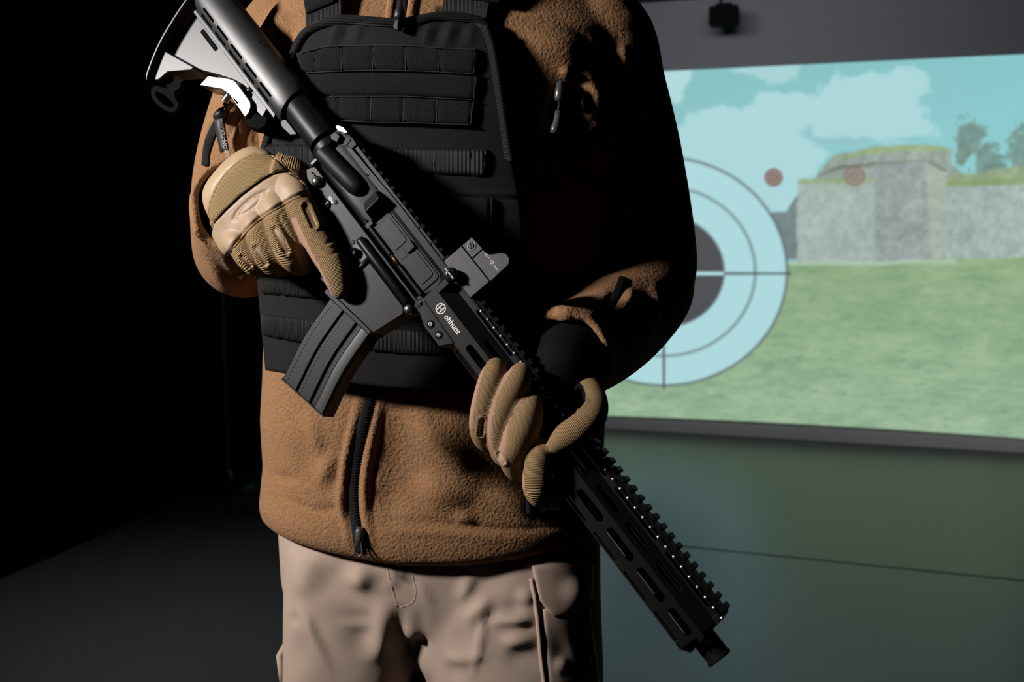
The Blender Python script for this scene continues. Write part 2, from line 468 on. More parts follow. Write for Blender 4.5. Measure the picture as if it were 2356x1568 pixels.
def ribbed(name, col, rough, pitch, axis, strength=0.7, dist=0.0009, spec=0.25, colvar=0.5):
    m, ns, ls, b = principled(name, col, rough, spec=spec)
    tc = node(ns, 'ShaderNodeTexCoord'); sx = node(ns, 'ShaderNodeSeparateXYZ'); ls.new(tc.outputs['Object'], sx.inputs[0])
    mu = node(ns, 'ShaderNodeMath', operation='MULTIPLY'); mu.inputs[1].default_value = 2 * math.pi / pitch
    ls.new(sx.outputs[axis], mu.inputs[0])
    si = node(ns, 'ShaderNodeMath', operation='SINE'); ls.new(mu.outputs[0], si.inputs[0])
    nz = node(ns, 'ShaderNodeTexNoise'); nz.inputs['Scale'].default_value = 900; ls.new(tc.outputs['Object'], nz.inputs['Vector'])
    ad = node(ns, 'ShaderNodeMath', operation='MULTIPLY_ADD'); ls.new(nz.outputs[0], ad.inputs[0]); ad.inputs[1].default_value = 1.2; ls.new(si.outputs[0], ad.inputs[2])
    bp = node(ns, 'ShaderNodeBump'); bp.inputs['Strength'].default_value = strength; bp.inputs['Distance'].default_value = dist
    ls.new(ad.outputs[0], bp.inputs['Height']); ls.new(bp.outputs[0], b.inputs['Normal'])
    return m
ribbed('black_webbing', (0.009, 0.009, 0.0092), 0.6, 0.0013, 0, .7, .0006)
ribbed('black_binding', (0.010, 0.010, 0.0105), 0.6, 0.0014, 2, .7, .0006)
def attr_ribbed(name, col, rough, pitch, strength=1.0, dist=0.0015, spec=0.3, cross=0.0):
    """ribs across a finger: the mesh carries 'along' (metres along the finger) and 'around'"""
    m, ns, ls, b = principled(name, col, rough, spec=spec)
    a1 = node(ns, 'ShaderNodeAttribute'); a1.attribute_name = 'along'
    mu = node(ns, 'ShaderNodeMath', operation='MULTIPLY'); mu.inputs[1].default_value = 2 * math.pi / pitch; ls.new(a1.outputs['Fac'], mu.inputs[0])
    si = node(ns, 'ShaderNodeMath', operation='SINE'); ls.new(mu.outputs[0], si.inputs[0])
    tc = node(ns, 'ShaderNodeTexCoord'); nz = node(ns, 'ShaderNodeTexNoise'); nz.inputs['Scale'].default_value = 700; ls.new(tc.outputs['Object'], nz.inputs['Vector'])
    ad = node(ns, 'ShaderNodeMath', operation='MULTIPLY_ADD'); ls.new(nz.outputs[0], ad.inputs[0]); ad.inputs[1].default_value = 0.5; ls.new(si.outputs[0], ad.inputs[2])
    bp = node(ns, 'ShaderNodeBump'); bp.inputs['Strength'].default_value = strength; bp.inputs['Distance'].default_value = dist
    ls.new(ad.outputs[0], bp.inputs['Height']); ls.new(bp.outputs[0], b.inputs['Normal'])
    mr = node(ns, 'ShaderNodeMapRange'); ls.new(si.outputs[0], mr.inputs[0]); mr.inputs[1].default_value = -1; mr.inputs[2].default_value = 1; mr.inputs[3].default_value = 0.55; mr.inputs[4].default_value = 1.15
    mx = node(ns, 'ShaderNodeMix'); mx.data_type = 'RGBA'; mx.blend_type = 'MULTIPLY'; mx.inputs['Factor'].default_value = 1.0
    mx.inputs['A'].default_value = (*col, 1); ls.new(mr.outputs[0], mx.inputs['B']); ls.new(mx.outputs['Result'], b.inputs['Base Color'])
    return m

# ------------------------------------------------------------------ the person: body, then clothing as its children
YC, XC = 1.16, -0.090
PORG = np.array([XC, YC, 0.0])
def ell_rings(rings, n=48):
    """closed loft of superellipse rings (z, xc, yc, a, b, e)"""
    V = []; F = []
    for (z, xc, yc, a, b_, e) in rings:
        for j in range(n):
            th = 2 * math.pi * j / n; c_, s_ = math.cos(th), math.sin(th)
            V.append((xc + a * math.copysign(abs(c_) ** (2 / e), c_), yc + b_ * math.copysign(abs(s_) ** (2 / e), s_), z))
    k = len(rings)
    for i in range(k - 1):
        for j in range(n): F.append((i * n + j, (i + 1) * n + j, (i + 1) * n + (j + 1) % n, i * n + (j + 1) % n))
    for i, rev in ((0, False), (k - 1, True)):
        z, xc, yc = rings[i][:3]; V.append((xc, yc, z)); c_ = len(V) - 1
        for j in range(n):
            t_ = (c_, i * n + j, i * n + (j + 1) % n); F.append(t_[::-1] if rev else t_)
    return np.array(V), F
def ptube(pts, n=28, **kw):
    """tube from rows (px, py, depth, radius[, radius2])"""
    P = [V3(p[0], p[1], p[2]) for p in pts]
    return tube(P, [(p[3], p[4]) if len(p) > 4 else p[3] for p in pts], n=n, **kw)
def dense(rows, n=24): return smooth_path(rows, n)

R_UP = [(775, 75, 1.17, .050), (700, 100, 1.17, .073), (645, 205, 1.165, .069), (592, 330, 1.17, .064), (566, 450, 1.185, .063), (562, 560, 1.20, .058), (566, 610, 1.195, .050)]
R_FORE = [(560, 585, 1.21, .048), (560, 575, 1.16, .056), (562, 545, 1.09, .056), (563, 500, 1.03, .0545), (561, 470, .990, .053)]
L_UP = [(1255, 70, 1.14, .050), (1352, 100, 1.118, .072), (1402, 220, 1.122, .065), (1436, 350, 1.145, .065), (1470, 500, 1.16, .062), (1492, 610, 1.16, .057), (1496, 660, 1.15, .050)]
L_FORE = [(1500, 630, 1.18, .050), (1478, 668, 1.14, .058), (1425, 735, 1.08, .055), (1368, 782, 1.00, .050), (1322, 806, .945, .047), (1298, 820, .915, .045)]

# body (hidden by the clothes below the neck): one continuous surface with head, arms, legs
def shrink(rows, k): return [tuple(r[:3]) + tuple(x * k for x in r[3:]) for r in rows]
HX, HY, HZ = -0.075, 1.15, 1.70
body_parts = [ell_rings([(.80, XC, YC, .14, .08, 2.2), (.95, XC, YC, .165, .09, 2.2), (1.1, XC, YC, .15, .095, 2.2), (1.3, XC, YC, .17, .10, 2.2), (1.44, XC + .01, YC, .17, .095, 2.2), (1.50, HX, YC, .10, .07, 2), (1.54, HX, YC, .062, .062, 2), (1.66, HX, YC + .01, .058, .060, 2)]),
    ell_rings([(1.585, HX, HY - .045, .030, .030, 2), (1.61, HX, HY - .025, .052, .062, 2.2), (1.65, HX, HY - .01, .066, .083, 2.2), (1.70, HX, HY, .073, .095, 2.1), (1.75, HX, HY, .076, .098, 2), (1.79, HX, HY + .005, .066, .086, 2), (1.815, HX, HY + .01, .040, .055, 2)]),
    ell_rings([(1.672, HX, HY - .098, .014, .012, 2), (1.68, HX, HY - .104, .013, .016, 2), (1.71, HX, HY - .094, .008, .010, 2), (1.725, HX, HY - .088, .006, .008, 2)], 16)]
for sx in (-1, 1):
    body_parts.append(ell_rings([(1.665, HX + sx * .074, HY + .005, .006, .012, 2), (1.69, HX + sx * .079, HY + .01, .008, .02, 2), (1.722, HX + sx * .078, HY + .012, .007, .017, 2)], 16))
    body_parts.append(ell_rings([(1.693, HX + sx * .031, HY - .082, .010, .008, 2), (1.702, HX + sx * .031, HY - .084, .014, .011, 2), (1.711, HX + sx * .031, HY - .082, .010, .008, 2)], 16))
body_parts.append(ell_rings([(1.640, HX, HY - .086, .014, .006, 2), (1.646, HX, HY - .090, .022, .009, 2), (1.652, HX, HY - .086, .014, .006, 2)], 16))
for rows, k_ in ((R_UP, .7), (R_FORE, .6), (L_UP, .7), (L_FORE, .45)): body_parts.append(ptube(dense(shrink(rows, k_)), 16))
LEG_L = [(-.185, 1.17, .86, .070), (-.200, 1.17, .70, .066), (-.205, 1.18, .48, .050), (-.21, 1.20, .28, .046), (-.215, 1.20, .10, .034)]
LEG_R = [(-.005, 1.15, .86, .075), (.004, 1.14, .70, .072), (.015, 1.15, .48, .052), (.025, 1.18, .28, .046), (.03, 1.19, .10, .034)]
for L_ in (LEG_L, LEG_R): body_parts.append(tube([r[:3] for r in L_], [r[3] for r in L_], 20))
BV, BF, BE = remeshed(*join_vf(body_parts), 0.009, 8)
principled('skin', (0.50, 0.30, 0.22), 0.55)
person = obj_from('person', BV, BF, 'skin', org=PORG); person.location = PORG
tag(person, 'person in brown fleece jacket, black plate carrier and khaki trousers, holding the rifle', 'person')
hv, hf = ell_rings([(1.735, HX, HY + .022, .079, .088, 2), (1.765, HX, HY + .012, .081, .098, 2), (1.80, HX, HY + .012, .070, .088, 2), (1.826, HX, HY + .012, .042, .055, 2)], 32)
principled('dark_hair', (0.02, 0.014, 0.01), 0.7)
obj_from('hair', hv, hf, 'dark_hair', person, org=PORG)

def cpart(name, V, F, mat, parent=None, smooth=True):
    """a clothing piece of the person"""
    return obj_from(name, V, F, mat, parent or person, smooth, org=PORG)

# ---- fleece jacket
J = [(.888, -.094, YC, .190, .112, 2.4), (.897, -.094, YC, .201, .122, 2.4), (.915, -.094, YC, .204, .125, 2.4), (.945, -.092, YC, .203, .122, 2.4), (.975, -.092, YC, .200, .122, 2.4), (1.03, -.092, YC, .2015, .128, 2.4), (1.08, -.090, YC, .199, .132, 2.4), (1.16, -.088, YC, .197, .134, 2.4), (1.26, -.085, YC, .198, .134, 2.4),
     (1.34, -.082, YC, .202, .134, 2.8), (1.41, -.080, YC, .205, .128, 3.0), (1.46, -.078, YC, .205, .120, 2.9), (1.495, -.077, YC, .19, .106, 2.3), (1.52, -.076, YC, .145, .086, 2.1), (1.545, -.076, YC, .095, .078, 2), (1.59, -.076, YC, .070, .072, 2)]
def sleeve(up, fore, end_in=.035):
    a_ = ptube(dense(up, 30)); rows = dense(fore, 24)
    e = rows[-1].copy(); p = rows[-4].copy(); dvec = (e[:3] - p[:3])
    lip = [e + 0, e + 0, e + 0, e + 0]
    lip[0][:3] += dvec * .12; lip[0][3] -= .002
    lip[1][:3] += dvec * .10; lip[1][3] -= .0075
    lip[2][:3] -= dvec * .5; lip[2][3] -= .009
    lip[3][:3] -= dvec * 1.3; lip[3][3] -= .010
    allr = np.vstack([rows, lip]); P = np.array([V3(*q[:3]) for q in allr]); T = np.gradient(P[:len(rows)], axis=0)
    T = np.vstack([T, np.tile(T[-1], (4, 1))])
    return [a_, tube(P, [tuple(q[3:]) if len(q) > 4 else q[3] for q in allr], 28, tdir=T)]
jparts = [ell_rings(J, 64)] + sleeve(R_UP, R_FORE) + sleeve(L_UP, L_FORE)
JV, JF, JE = remeshed(*join_vf(jparts), 0.0031, 10)
# the hem rides higher at both hips than in front
JV[:, 2] += np.clip((.985 - JV[:, 2]) / .09, 0, 1) * (.021 * np.clip((-JV[:, 0] - .12) / .16, 0, 1) + .012 * np.clip((JV[:, 0] + .05) / .16, 0, 1) - .004)
# folds traced along the cloth
jf = []
# hem band seam, waist bulge, drapes of the lower front
jf += [([(640, 1135), (690, 1160), (740, 1180), (805, 1200)], 4, -3), ([(850, 1203), (950, 1198), (1060, 1208), (1150, 1216), (1260, 1214), (1370, 1195)], 4.5, -4.0), ([(850, 1216), (950, 1212), (1060, 1220), (1150, 1228), (1260, 1226)], 3.5, -2.0),
       ([(850, 1222), (960, 1222), (1080, 1228), (1250, 1238)], 12, 2.0),
       ([(612, 1092), (660, 1100), (690, 1110)], 9, -3.0),
       ([(715, 1165), (760, 1172), (772, 1160)], 7, -4), ([(740, 1130), (750, 1080), (770, 1040)], 18, 5), ([(700, 940), (725, 1000), (735, 1050)], 16, 4), ([(690, 990), (700, 1060), (690, 1120)], 20, -3),
       ([(775, 1100), (780, 1150), (790, 1200)], 10, 4),
       ([(930, 920), (1000, 1010), (1090, 1080)], 34, 9), ([(895, 890), (905, 1000), (925, 1100), (965, 1200)], 48, -12), ([(868, 1110), (890, 1155), (940, 1180)], 22, -5), ([(1020, 950), (1060, 1060), (1120, 1150)], 42, 6), ([(960, 1090), (1010, 1130), (1090, 1160)], 30, 8),
       ([(1040, 1180), (1100, 1200)], 14, 4),
       ([(1100, 1120), (1180, 1150), (1240, 1190)], 30, 6)]
# plackets on both sides of the zip
ZIPJ = [(858, 880), (848, 930), (832, 1000), (820, 1060), (814, 1120), (816, 1180), (826, 1240), (828, 1268)]
jf += [([(x - 25, y) for x, y in ZIPJ], 9, 5), ([(x + 25, y) for x, y in ZIPJ], 9, 5), ([(x, y) for x, y in ZIPJ], 12, -3.0), ([(x - 40, y) for x, y in ZIPJ], 4, -2), ([(x + 42, y) for x, y in ZIPJ], 4, -2)]
# right chest: pocket opening, drapes towards the armpit
jf += [([(1300, 185), (1285, 240), (1268, 320), (1255, 420)], 15, -13), ([(1262, 200), (1248, 260), (1238, 330)], 9, 4), ([(1325, 180), (1330, 240), (1325, 330)], 16, -9), ([(1345, 160), (1365, 230), (1352, 290)], 17, 10), ([(1285, 172), (1300, 168), (1315, 178)], 9, 6),
       ([(1340, 310), (1365, 290), (1385, 272)], 6, 6), ([(1352, 325), (1372, 305), (1395, 285)], 5, -5), ([(1375, 300), (1375, 350), (1390, 400)], 17, 9), ([(1405, 70), (1420, 140), (1430, 210)], 22, -4), ([(1430, 90), (1438, 180)], 12, 5),
       ([(1180, 90), (1290, 110), (1350, 150)], 30, 6), ([(1290, 60), (1350, 90), (1390, 140)], 5, -3), ([(1495, 105), (1460, 150), (1410, 220), (1400, 300)], 5, -4), ([(1530, 262), (1480, 275), (1410, 285)], 4, -3)]
# far sleeve (image right)
jf += [([(1240, 722), (1300, 722), (1345, 745)], 13, 8), ([(1430, 640), (1400, 700), (1370, 745)], 9, -6), ([(1410, 730), (1440, 700), (1455, 660)], 16, 8), ([(1560, 640), (1545, 700), (1500, 760)], 14, -7), ([(1500, 640), (1510, 720), (1470, 800)], 13, 6), ([(1590, 640), (1572, 650)], 12, -9), ([(1540, 660), (1560, 720)], 14, 7), ([(1420, 800), (1440, 840)], 14, -5)]
# near sleeve (image left): bunched wrinkles above the cuff, hanging elbow
jf += [([(548, 250), (540, 290), (520, 330)], 7, -5), ([(565, 250), (560, 290), (545, 328)], 8, 6), ([(585, 262), (570, 300), (560, 335)], 6, -5), ([(600, 280), (585, 310), (588, 340)], 8, 7), ([(535, 225), (515, 265), (500, 300)], 8, 4), ([(500, 250), (480, 300), (470, 350)], 7, 4), ([(525, 240), (508, 275), (490, 310)], 5, -4),
       ([(455, 520), (480, 580), (520, 630), (560, 655)], 9, -6), ([(470, 600), (500, 640), (545, 668)], 12, 5), ([(448, 430), (450, 500), (470, 560), (505, 610)], 7, 6), ([(520, 590), (545, 625), (560, 640)], 10, -5),
       ([(650, 20), (640, 60), (630, 100)], 20, 5), ([(600, 60), (620, 110)], 16, -4), ([(690, 60), (660, 90), (655, 130)], 10, -4)]
JV = sculpt(JV, JF, JE, jf)
JV = lap(JV, JE, 1)
jacket = cpart('fleece_jacket', JV, JF, 'brown_fleece')
def bvh_of(V, Fq): return BVHTree.FromPolygons([tuple(v) for v in V], [tuple(int(i) for i in f) for f in Fq])
JB = bvh_of(JV, JF)
EYE = Vector((0, 0, CAMZ))
def hit(bvh, px, py):
    dr = (V3(px, py, 1.0) - EYE).normalized()
    p, n, i, dist = bvh.ray_cast(EYE, dr)
    return p, n

def ribbon(name, pts, width, thick, mat, bvh, parent, lift=0.0, n=40, nv=5, round_=True, smooth=True):
    """flat strip lying on a surface along traced points; width in metres"""
    q = smooth_path(np.asarray(pts, float), n)
    hits = []; last = None
    for x, y in q[:, :2]:
        p, nn = hit(bvh, x, y)
        if p is None: p, nn = last
        last = (p, nn); hits.append(last)
    P = np.array([h[0] for h in hits]); N = np.array([h[1] for h in hits])
    for _ in range(3): P[1:-1] = (P[:-2] + 2 * P[1:-1] + P[2:]) / 4; N[1:-1] = (N[:-2] + 2 * N[1:-1] + N[2:]) / 4
    N /= np.linalg.norm(N, axis=1, keepdims=True)
    T = np.gradient(P, axis=0); T /= np.linalg.norm(T, axis=1, keepdims=True)
    S = np.cross(T, N); S /= np.linalg.norm(S, axis=1, keepdims=True)
    us = np.linspace(-.5, .5, nv)
    prof = (1 - (2 * us) ** 4) if round_ else np.ones(nv)
    fr = np.stack([P + S * width * u + N * (lift + thick * (.35 + .65 * pr)) for u, pr in zip(us, prof)], 1)
    bk = np.stack([P + S * width * u + N * (lift - .002) for u in us], 1)
    V, F = thick_grid(fr, bk)
    return cpart(name, V, F, mat, parent, smooth), P, N, T, S

def frame_boxes(P, N, T, S, pitch, size, lift, alt=0.0):
    """little blocks along a strip (zip teeth)"""
    s = np.r_[0, np.cumsum(np.linalg.norm(np.diff(P, axis=0), axis=1))]
    out = []
    for k, t in enumerate(np.arange(pitch, s[-1], pitch)):
        c = np.array([np.interp(t, s, P[:, j]) for j in range(3)])
        n_, t_, s_ = (np.array([np.interp(t, s, A[:, j]) for j in range(3)]) for A in (N, T, S))
        out.append(box_verts(c + n_ * lift + s_ * (alt if k % 2 else -alt), s_ * size[0] / 2, t_ * size[1] / 2, n_ * size[2] / 2))
    return join_vf(out)

# front zip, lower half
zt, P, N, T, S = ribbon('zip_tape', ZIPJ, .013, .0012, 'black_nylon', JB, jacket, lift=.0005)
V, F = frame_boxes(P, N, T, S, .0016, (.0042, .0011, .0022), .0022, .0011)
tag(cpart('zip_teeth', V, F, 'black_plastic', jacket, smooth=False), kind='stuff')

# ---- cargo trousers
TR = [ell_rings([(.64, XC - .02, YC + .075, .05, .02, 2.2), (.735, XC - .02, YC + .06, .055, .03, 2.2), (.772, XC - .01, YC + .02, .10, .070, 2.2), (.80, XC, YC, .165, .098, 2.3), (.83, -.0905, YC, .185, .104, 2.4), (.90, -.0905, YC, .187, .104, 2.4), (.97, -.0905, YC, .180, .100, 2.4)], 56),
      tube([(-.175, 1.16, .88), (-.186, 1.16, .80), (-.197, 1.165, .72), (-.205, 1.17, .60), (-.21, 1.18, .45), (-.214, 1.19, .28), (-.216, 1.20, .09)], [(.090, .095), (.084, .098), (.076, .098), (.078, .092), (.074, .082), (.07, .08), (.072, .08)], 40, e=3.0),
      tube([(-.016, 1.16, .88), (-.011, 1.15, .80), (.004, 1.145, .72), (.010, 1.15, .60), (.018, 1.16, .45), (.026, 1.175, .28), (.03, 1.185, .09)], [(.122, .100), (.118, .108), (.106, .112), (.100, .104), (.088, .094), (.08, .088), (.08, .088)], 40, e=2.2)]
TV, TF, TE = remeshed(*join_vf(TR), 0.0048, 5)
tf = [([(835, 1290), (828, 1330), (815, 1360)], 20, 8), ([(768, 1270), (762, 1330), (752, 1385)], 20, -8), ([(695, 1260), (700, 1330), (705, 1380)], 26, 4),
      ([(682, 1395), (705, 1425), (725, 1470), (770, 1568)], 7, 5), ([(700, 1395), (725, 1430), (745, 1470), (800, 1568)], 16, -5), ([(672, 1410), (682, 1440)], 12, -5),
      ([(884, 1370), (880, 1430), (872, 1490), (868, 1530)], 17, 8), ([(845, 1410), (835, 1460), (830, 1520)], 22, -8), ([(770, 1408), (820, 1416), (870, 1412)], 8, -4), ([(770, 1432), (830, 1440), (860, 1434)], 8, 3), ([(700, 1450), (690, 1500), (700, 1550)], 20, -4), ([(880, 1360), (905, 1330), (860, 1300)], 10, 3),
      ([(908, 1385), (922, 1420), (930, 1470), (940, 1568)], 10, -9), ([(926, 1410), (945, 1470), (975, 1530), (990, 1580)], 10, 7), ([(962, 1390), (968, 1440), (985, 1500)], 11, -4), ([(955, 1330), (975, 1360), (1000, 1400)], 9, 3),
      ([(1060, 1365), (1100, 1345), (1140, 1338), (1180, 1345)], 14, -6), ([(1050, 1390), (1075, 1350), (1080, 1310)], 16, 5), ([(1135, 1372), (1105, 1400), (1065, 1440)], 14, 6), ([(1150, 1400), (1120, 1420), (1090, 1460)], 12, -4),
      ([(1115, 1395), (1105, 1470), (1085, 1568)], 6, 5), ([(1000, 1450), (1060, 1470), (1080, 1500)], 20, -4), ([(1120, 1424), (1180, 1428), (1240, 1418)], 10, 6), ([(1130, 1442), (1190, 1450), (1240, 1448)], 10, -7), ([(1150, 1490), (1190, 1470), (1238, 1478)], 14, 6), ([(1160, 1530), (1200, 1510), (1245, 1540)], 14, -6), ([(1020, 1500), (1060, 1515), (1130, 1505)], 12, 4), ([(1060, 1530), (1030, 1560)], 16, -5), ([(1190, 1360), (1230, 1385)], 14, 5), ([(1160, 1385), (1210, 1405)], 12, -5),
      ([(1300, 1330), (1340, 1400)], 24, 5), ([(1250, 1440), (1290, 1500), (1280, 1560)], 14, -6), ([(1310, 1520), (1270, 1540)], 10, 5), ([(1350, 1450), (1358, 1520), (1372, 1568)], 10, 5), ([(648, 1240), (646, 1300), (650, 1370)], 12, 3)]
TV = sculpt(TV, TF, TE, [(q[0], q[1] * (1.35 if abs(q[2]) > 5 and q[1] > 9 else 1), q[2] * (1.15 if q[2] > 0 else .6)) for q in tf]); TV = lap(TV, TE, 1)
trousers = cpart('cargo_trousers', TV, TF, 'khaki_ripstop')
TB = bvh_of(TV, TF)
ribbon('fly_seam', [(888, 1275), (893, 1320), (904, 1360), (915, 1395)], .0022, .0003, 'khaki_ripstop', TB, trousers, n=24)
ribbon('fly_stitching', [(944, 1275), (950, 1330), (957, 1356), (950, 1385), (922, 1396)], .0018, .0003, 'khaki_ripstop', TB, trousers, n=30)
ribbon('side_seam', [(1222, 1330), (1232, 1390), (1238, 1440), (1243, 1500), (1252, 1575)], .005, .0035, 'khaki_ripstop', TB, trousers, n=40)

def surf_patch(name, left, right, top, bottom, mat, fn, parent, thick=.003, nu=24, nv=16, bump=None, round_=0.25, smooth=True):
    """slab bounded by four traced edges, laid on a surface given by fn(px, py) -> (point, normal)"""
    rs = lambda p, n: resample(smooth_path(np.asarray(p, float), max(2, len(p) * 6)) if len(p) > 2 else p, n)
    T_, B_ = rs(top, nu), rs(bottom, nu); L_, R_ = rs(left, nv), rs(right, nv)
    u = np.linspace(0, 1, nu)[:, None, None]; v = np.linspace(0, 1, nv)[None, :, None]
    G = (1 - v) * T_[:, None] + v * B_[:, None] + (1 - u) * L_[None] + u * R_[None] - ((1 - u) * (1 - v) * T_[0] + u * (1 - v) * T_[-1] + (1 - u) * v * B_[0] + u * v * B_[-1])
    Pn = [[fn(G[i, j, 0], G[i, j, 1]) for j in range(nv)] for i in range(nu)]
    P = np.array([[list(p[0]) for p in r] for r in Pn]); N = np.array([[list(p[1]) for p in r] for r in Pn])
    edge = np.minimum(np.minimum(u, 1 - u) * nu, np.minimum(v, 1 - v) * nv)
    h = thick * (1 - round_ * (edge < .5))
    if bump is not None: h = h + bump(G[..., 0], G[..., 1], u[..., 0] + 0 * v[..., 0], v[..., 0] + 0 * u[..., 0])[..., None]
    V, F = thick_grid(P + N * h, P - N * .002)
    return cpart(name, V, F, mat, parent, smooth), P, N
def on(bvh, lift=0.0):
    state = {}
    def fn(px, py):
        p, n = hit(bvh, px, py)
        if p is None: p, n = state.get('l', (V3(px, py, 1.1), Vector((0, -1, 0))))
        state['l'] = (p, n); return p + n * lift, n
    return fn
# cargo pocket flap and pocket on the far leg, pocket edge on the near leg
surf_patch('pocket_flap', [(1222, 1300), (1240, 1380)], [(1362, 1300), (1358, 1385)], [(1222, 1300), (1290, 1290), (1362, 1300)], [(1240, 1380), (1282, 1420), (1358, 1385)], 'khaki_ripstop', on(TB), trousers, .004, 20, 14)
surf_patch('cargo_pocket', [(1248, 1400), (1262, 1580)], [(1356, 1395), (1378, 1580)], [(1248, 1400), (1356, 1395)], [(1262, 1580), (1378, 1580)], 'khaki_ripstop', on(TB), trousers, .0025, 20, 20)
V, F = box_verts(W(659, 1520, 1.20), np.array([.003, 0, 0]), np.array([0, .03, 0]), np.array([-.002, 0, .020])); cpart('pocket_tab', V, F, 'khaki_ripstop', trousers)

# boots
principled('black_leather', (0.015, 0.013, 0.012), 0.5)
for x, y in ((-.216, 1.20), (.03, 1.185)):
    V1 = ell_rings([(.03, x, y - .04, .05, .14, 2.6), (.07, x, y - .03, .05, .13, 2.4), (.10, x, y, .048, .09, 2.2), (.17, x, y + .02, .048, .055, 2), (.22, x, y + .02, .05, .056, 2)], 28)
    V, F, _ = remeshed(*V1, .008, 4)
    bo = cpart('boot', V, F, 'black_leather')
    V2, F2 = ell_rings([(.0, x, y - .04, .053, .147, 2.8), (.032, x, y - .04, .054, .148, 2.8)], 40)
    cpart('sole', V2, F2, 'black_plastic', bo)
# ---- plate carrier vest
vb_z = [0.94, 1.00, 1.10, 1.25, 1.36, 1.42, 1.47, 1.52, 1.58]
vb_b = [0.147, 0.150, 0.152, 0.153, 0.148, 0.138, 0.124, 0.106, 0.055]
VA, VN = 0.212, 2.7
def vy(x, z, off):
    b_ = np.interp(z, vb_z, vb_b) + off
    t = min(abs((x - XC + .004) / (VA + off)), .985)
    n_ = np.interp(z, [1.22, 1.40], [VN, 2.35])
    return YC - b_ * (1 - t ** n_) ** (1 / n_)
def vest_pt(px, py, off=0.0):
    r = W(px, py, 1.0) - np.array([0, 0, CAMZ]); Y = 1.02
    for _ in range(40):
        x = r[0] / r[1] * Y; z = CAMZ + r[2] / r[1] * Y
        Y = .5 * Y + .5 * vy(x, z, off)
    return np.array([r[0] / r[1] * Y, Y, CAMZ + r[2] / r[1] * Y])
def vest(off=0.0):
    def fn(px, py):
        p = vest_pt(px, py, off); e = 1e-3
        dx = (vy(p[0] + e, p[2], off) - vy(p[0] - e, p[2], off)) / (2 * e); dz = (vy(p[0], p[2] + e, off) - vy(p[0], p[2] - e, off)) / (2 * e)
        n = np.array([np.clip(dx, -3, 3), -1, np.clip(dz, -2, 2)]); return p, n / np.linalg.norm(n)
    return fn
VL = [(704, 72), (686, 100), (672, 140), (655, 200), (632, 275), (614, 325), (600, 380), (598, 500), (600, 640), (606, 720), (611, 775), (618, 850)]
VR = [(1112, 52), (1130, 90), (1143, 160), (1156, 240), (1168, 310), (1180, 380), (1196, 470), (1206, 600), (1206, 750), (1196, 880)]
VT = [(704, 72), (735, 54), (790, 43), (870, 49), (915, 52), (960, 44), (1010, 35), (1060, 37), (1112, 52)]
VB = [(618, 850), (690, 862), (790, 878), (900, 890), (1050, 896), (1196, 880)]
def body_wrinkle(G0, G1, u, v):
    h = np.zeros(G0.shape)
    for x, a in ((775, 1), (800, -1), (828, .8), (985, .8), (1010, -1), (1035, 1), (1060, -.8), (1085, .7)):
        h += a * .0016 * np.exp(-((G0 - x + (G1 - 80) * .35) / 9) ** 2) * np.exp(-((G1 - 85) / 26) ** 2)
    h += .0016 * np.exp(-((G1 - 447) / 5) ** 2) * (G0 > 900) - .002 * np.exp(-((G1 - 458) / 4) ** 2) * (G0 > 900)
    return h
carrier, _, _ = surf_patch('plate_carrier', VL, VR, VT, VB, 'black_nylon', vest(), None, .006, 110, 150, bump=body_wrinkle)
def vribbon(name, pts, width, off, thick, mat, n=60):
    q = smooth_path(np.asarray(pts, float), n); fn = vest(off)
    H = [fn(x, y) for x, y in q]; P = np.array([h[0] for h in H]); N = np.array([h[1] for h in H])
    T = np.gradient(P, axis=0); T /= np.linalg.norm(T, axis=1, keepdims=True); S = np.cross(T, N)
    us = np.linspace(-.5, .5, 7)
    fr = np.stack([P + S * width * u + N * (thick * (1 - (2 * u) ** 4) + .0008) for u in us], 1); bk = np.stack([P + S * width * u - N * .003 for u in us], 1)
    V, F = thick_grid(fr, bk); return cpart(name, V, F, mat, carrier)
def row(name, top, bottom, mat, off, thick, stitches, cell=.0016, nu=70, nv=10, slope=0.0):
    def bump(gx, gy, u, v):
        h = np.zeros(gx.shape)
        for s in stitches: h -= cell * 1.3 * np.exp(-((gx - s - slope * (gy - top[0][1])) / 3.0) ** 2)
        return h + cell * np.sin(np.pi * v) * .6 - cell * .5 * (np.abs(v - .5) > .42)
    return surf_patch(name, [top[0], bottom[0]], [top[-1], bottom[-1]], top, bottom, mat, vest(off), carrier, thick, nu, nv, bump=bump)[0]
row('velcro_panel', [(684, 124), (725, 114), (759, 108), (850, 105), (936, 106), (1019, 112), (1101, 115)], [(700, 168), (786, 164), (858, 162), (933, 163), (1008, 166), (1097, 171)], 'black_loop_velcro', .006, .004, (727, 788, 859, 934, 1013, 1092))
row('velcro_panel', [(690, 172), (783, 167), (858, 168), (1008, 171), (1102, 176)], [(705, 222), (783, 220), (858, 220), (933, 220), (1008, 224), (1094, 229)], 'black_loop_velcro', .006, .004, (1090,))
row('velcro_panel', [(720, 225), (783, 222), (858, 223), (933, 223), (1008, 227), (1095, 231)], [(735, 276), (789, 277), (853, 281), (928, 282), (1005, 285), (1086, 287)], 'black_loop_velcro', .006, .004, (783, 853, 928, 1006, 1083))
principled('grey_thread', (0.040, 0.040, 0.044), 0.9, spec=.1)
for pts in ([(690, 124), (725, 114), (759, 108), (850, 105), (936, 106), (1019, 112), (1099, 115)], [(705, 168), (786, 164), (858, 162), (933, 163), (1008, 166), (1094, 171)], [(760, 222), (858, 222), (933, 222), (1008, 226), (1090, 230)], [(740, 276), (789, 277), (853, 281), (928, 282), (1005, 285), (1084, 287)]):
    vribbon('frayed_edge', pts, .0011, .0102, .0006, 'grey_thread')
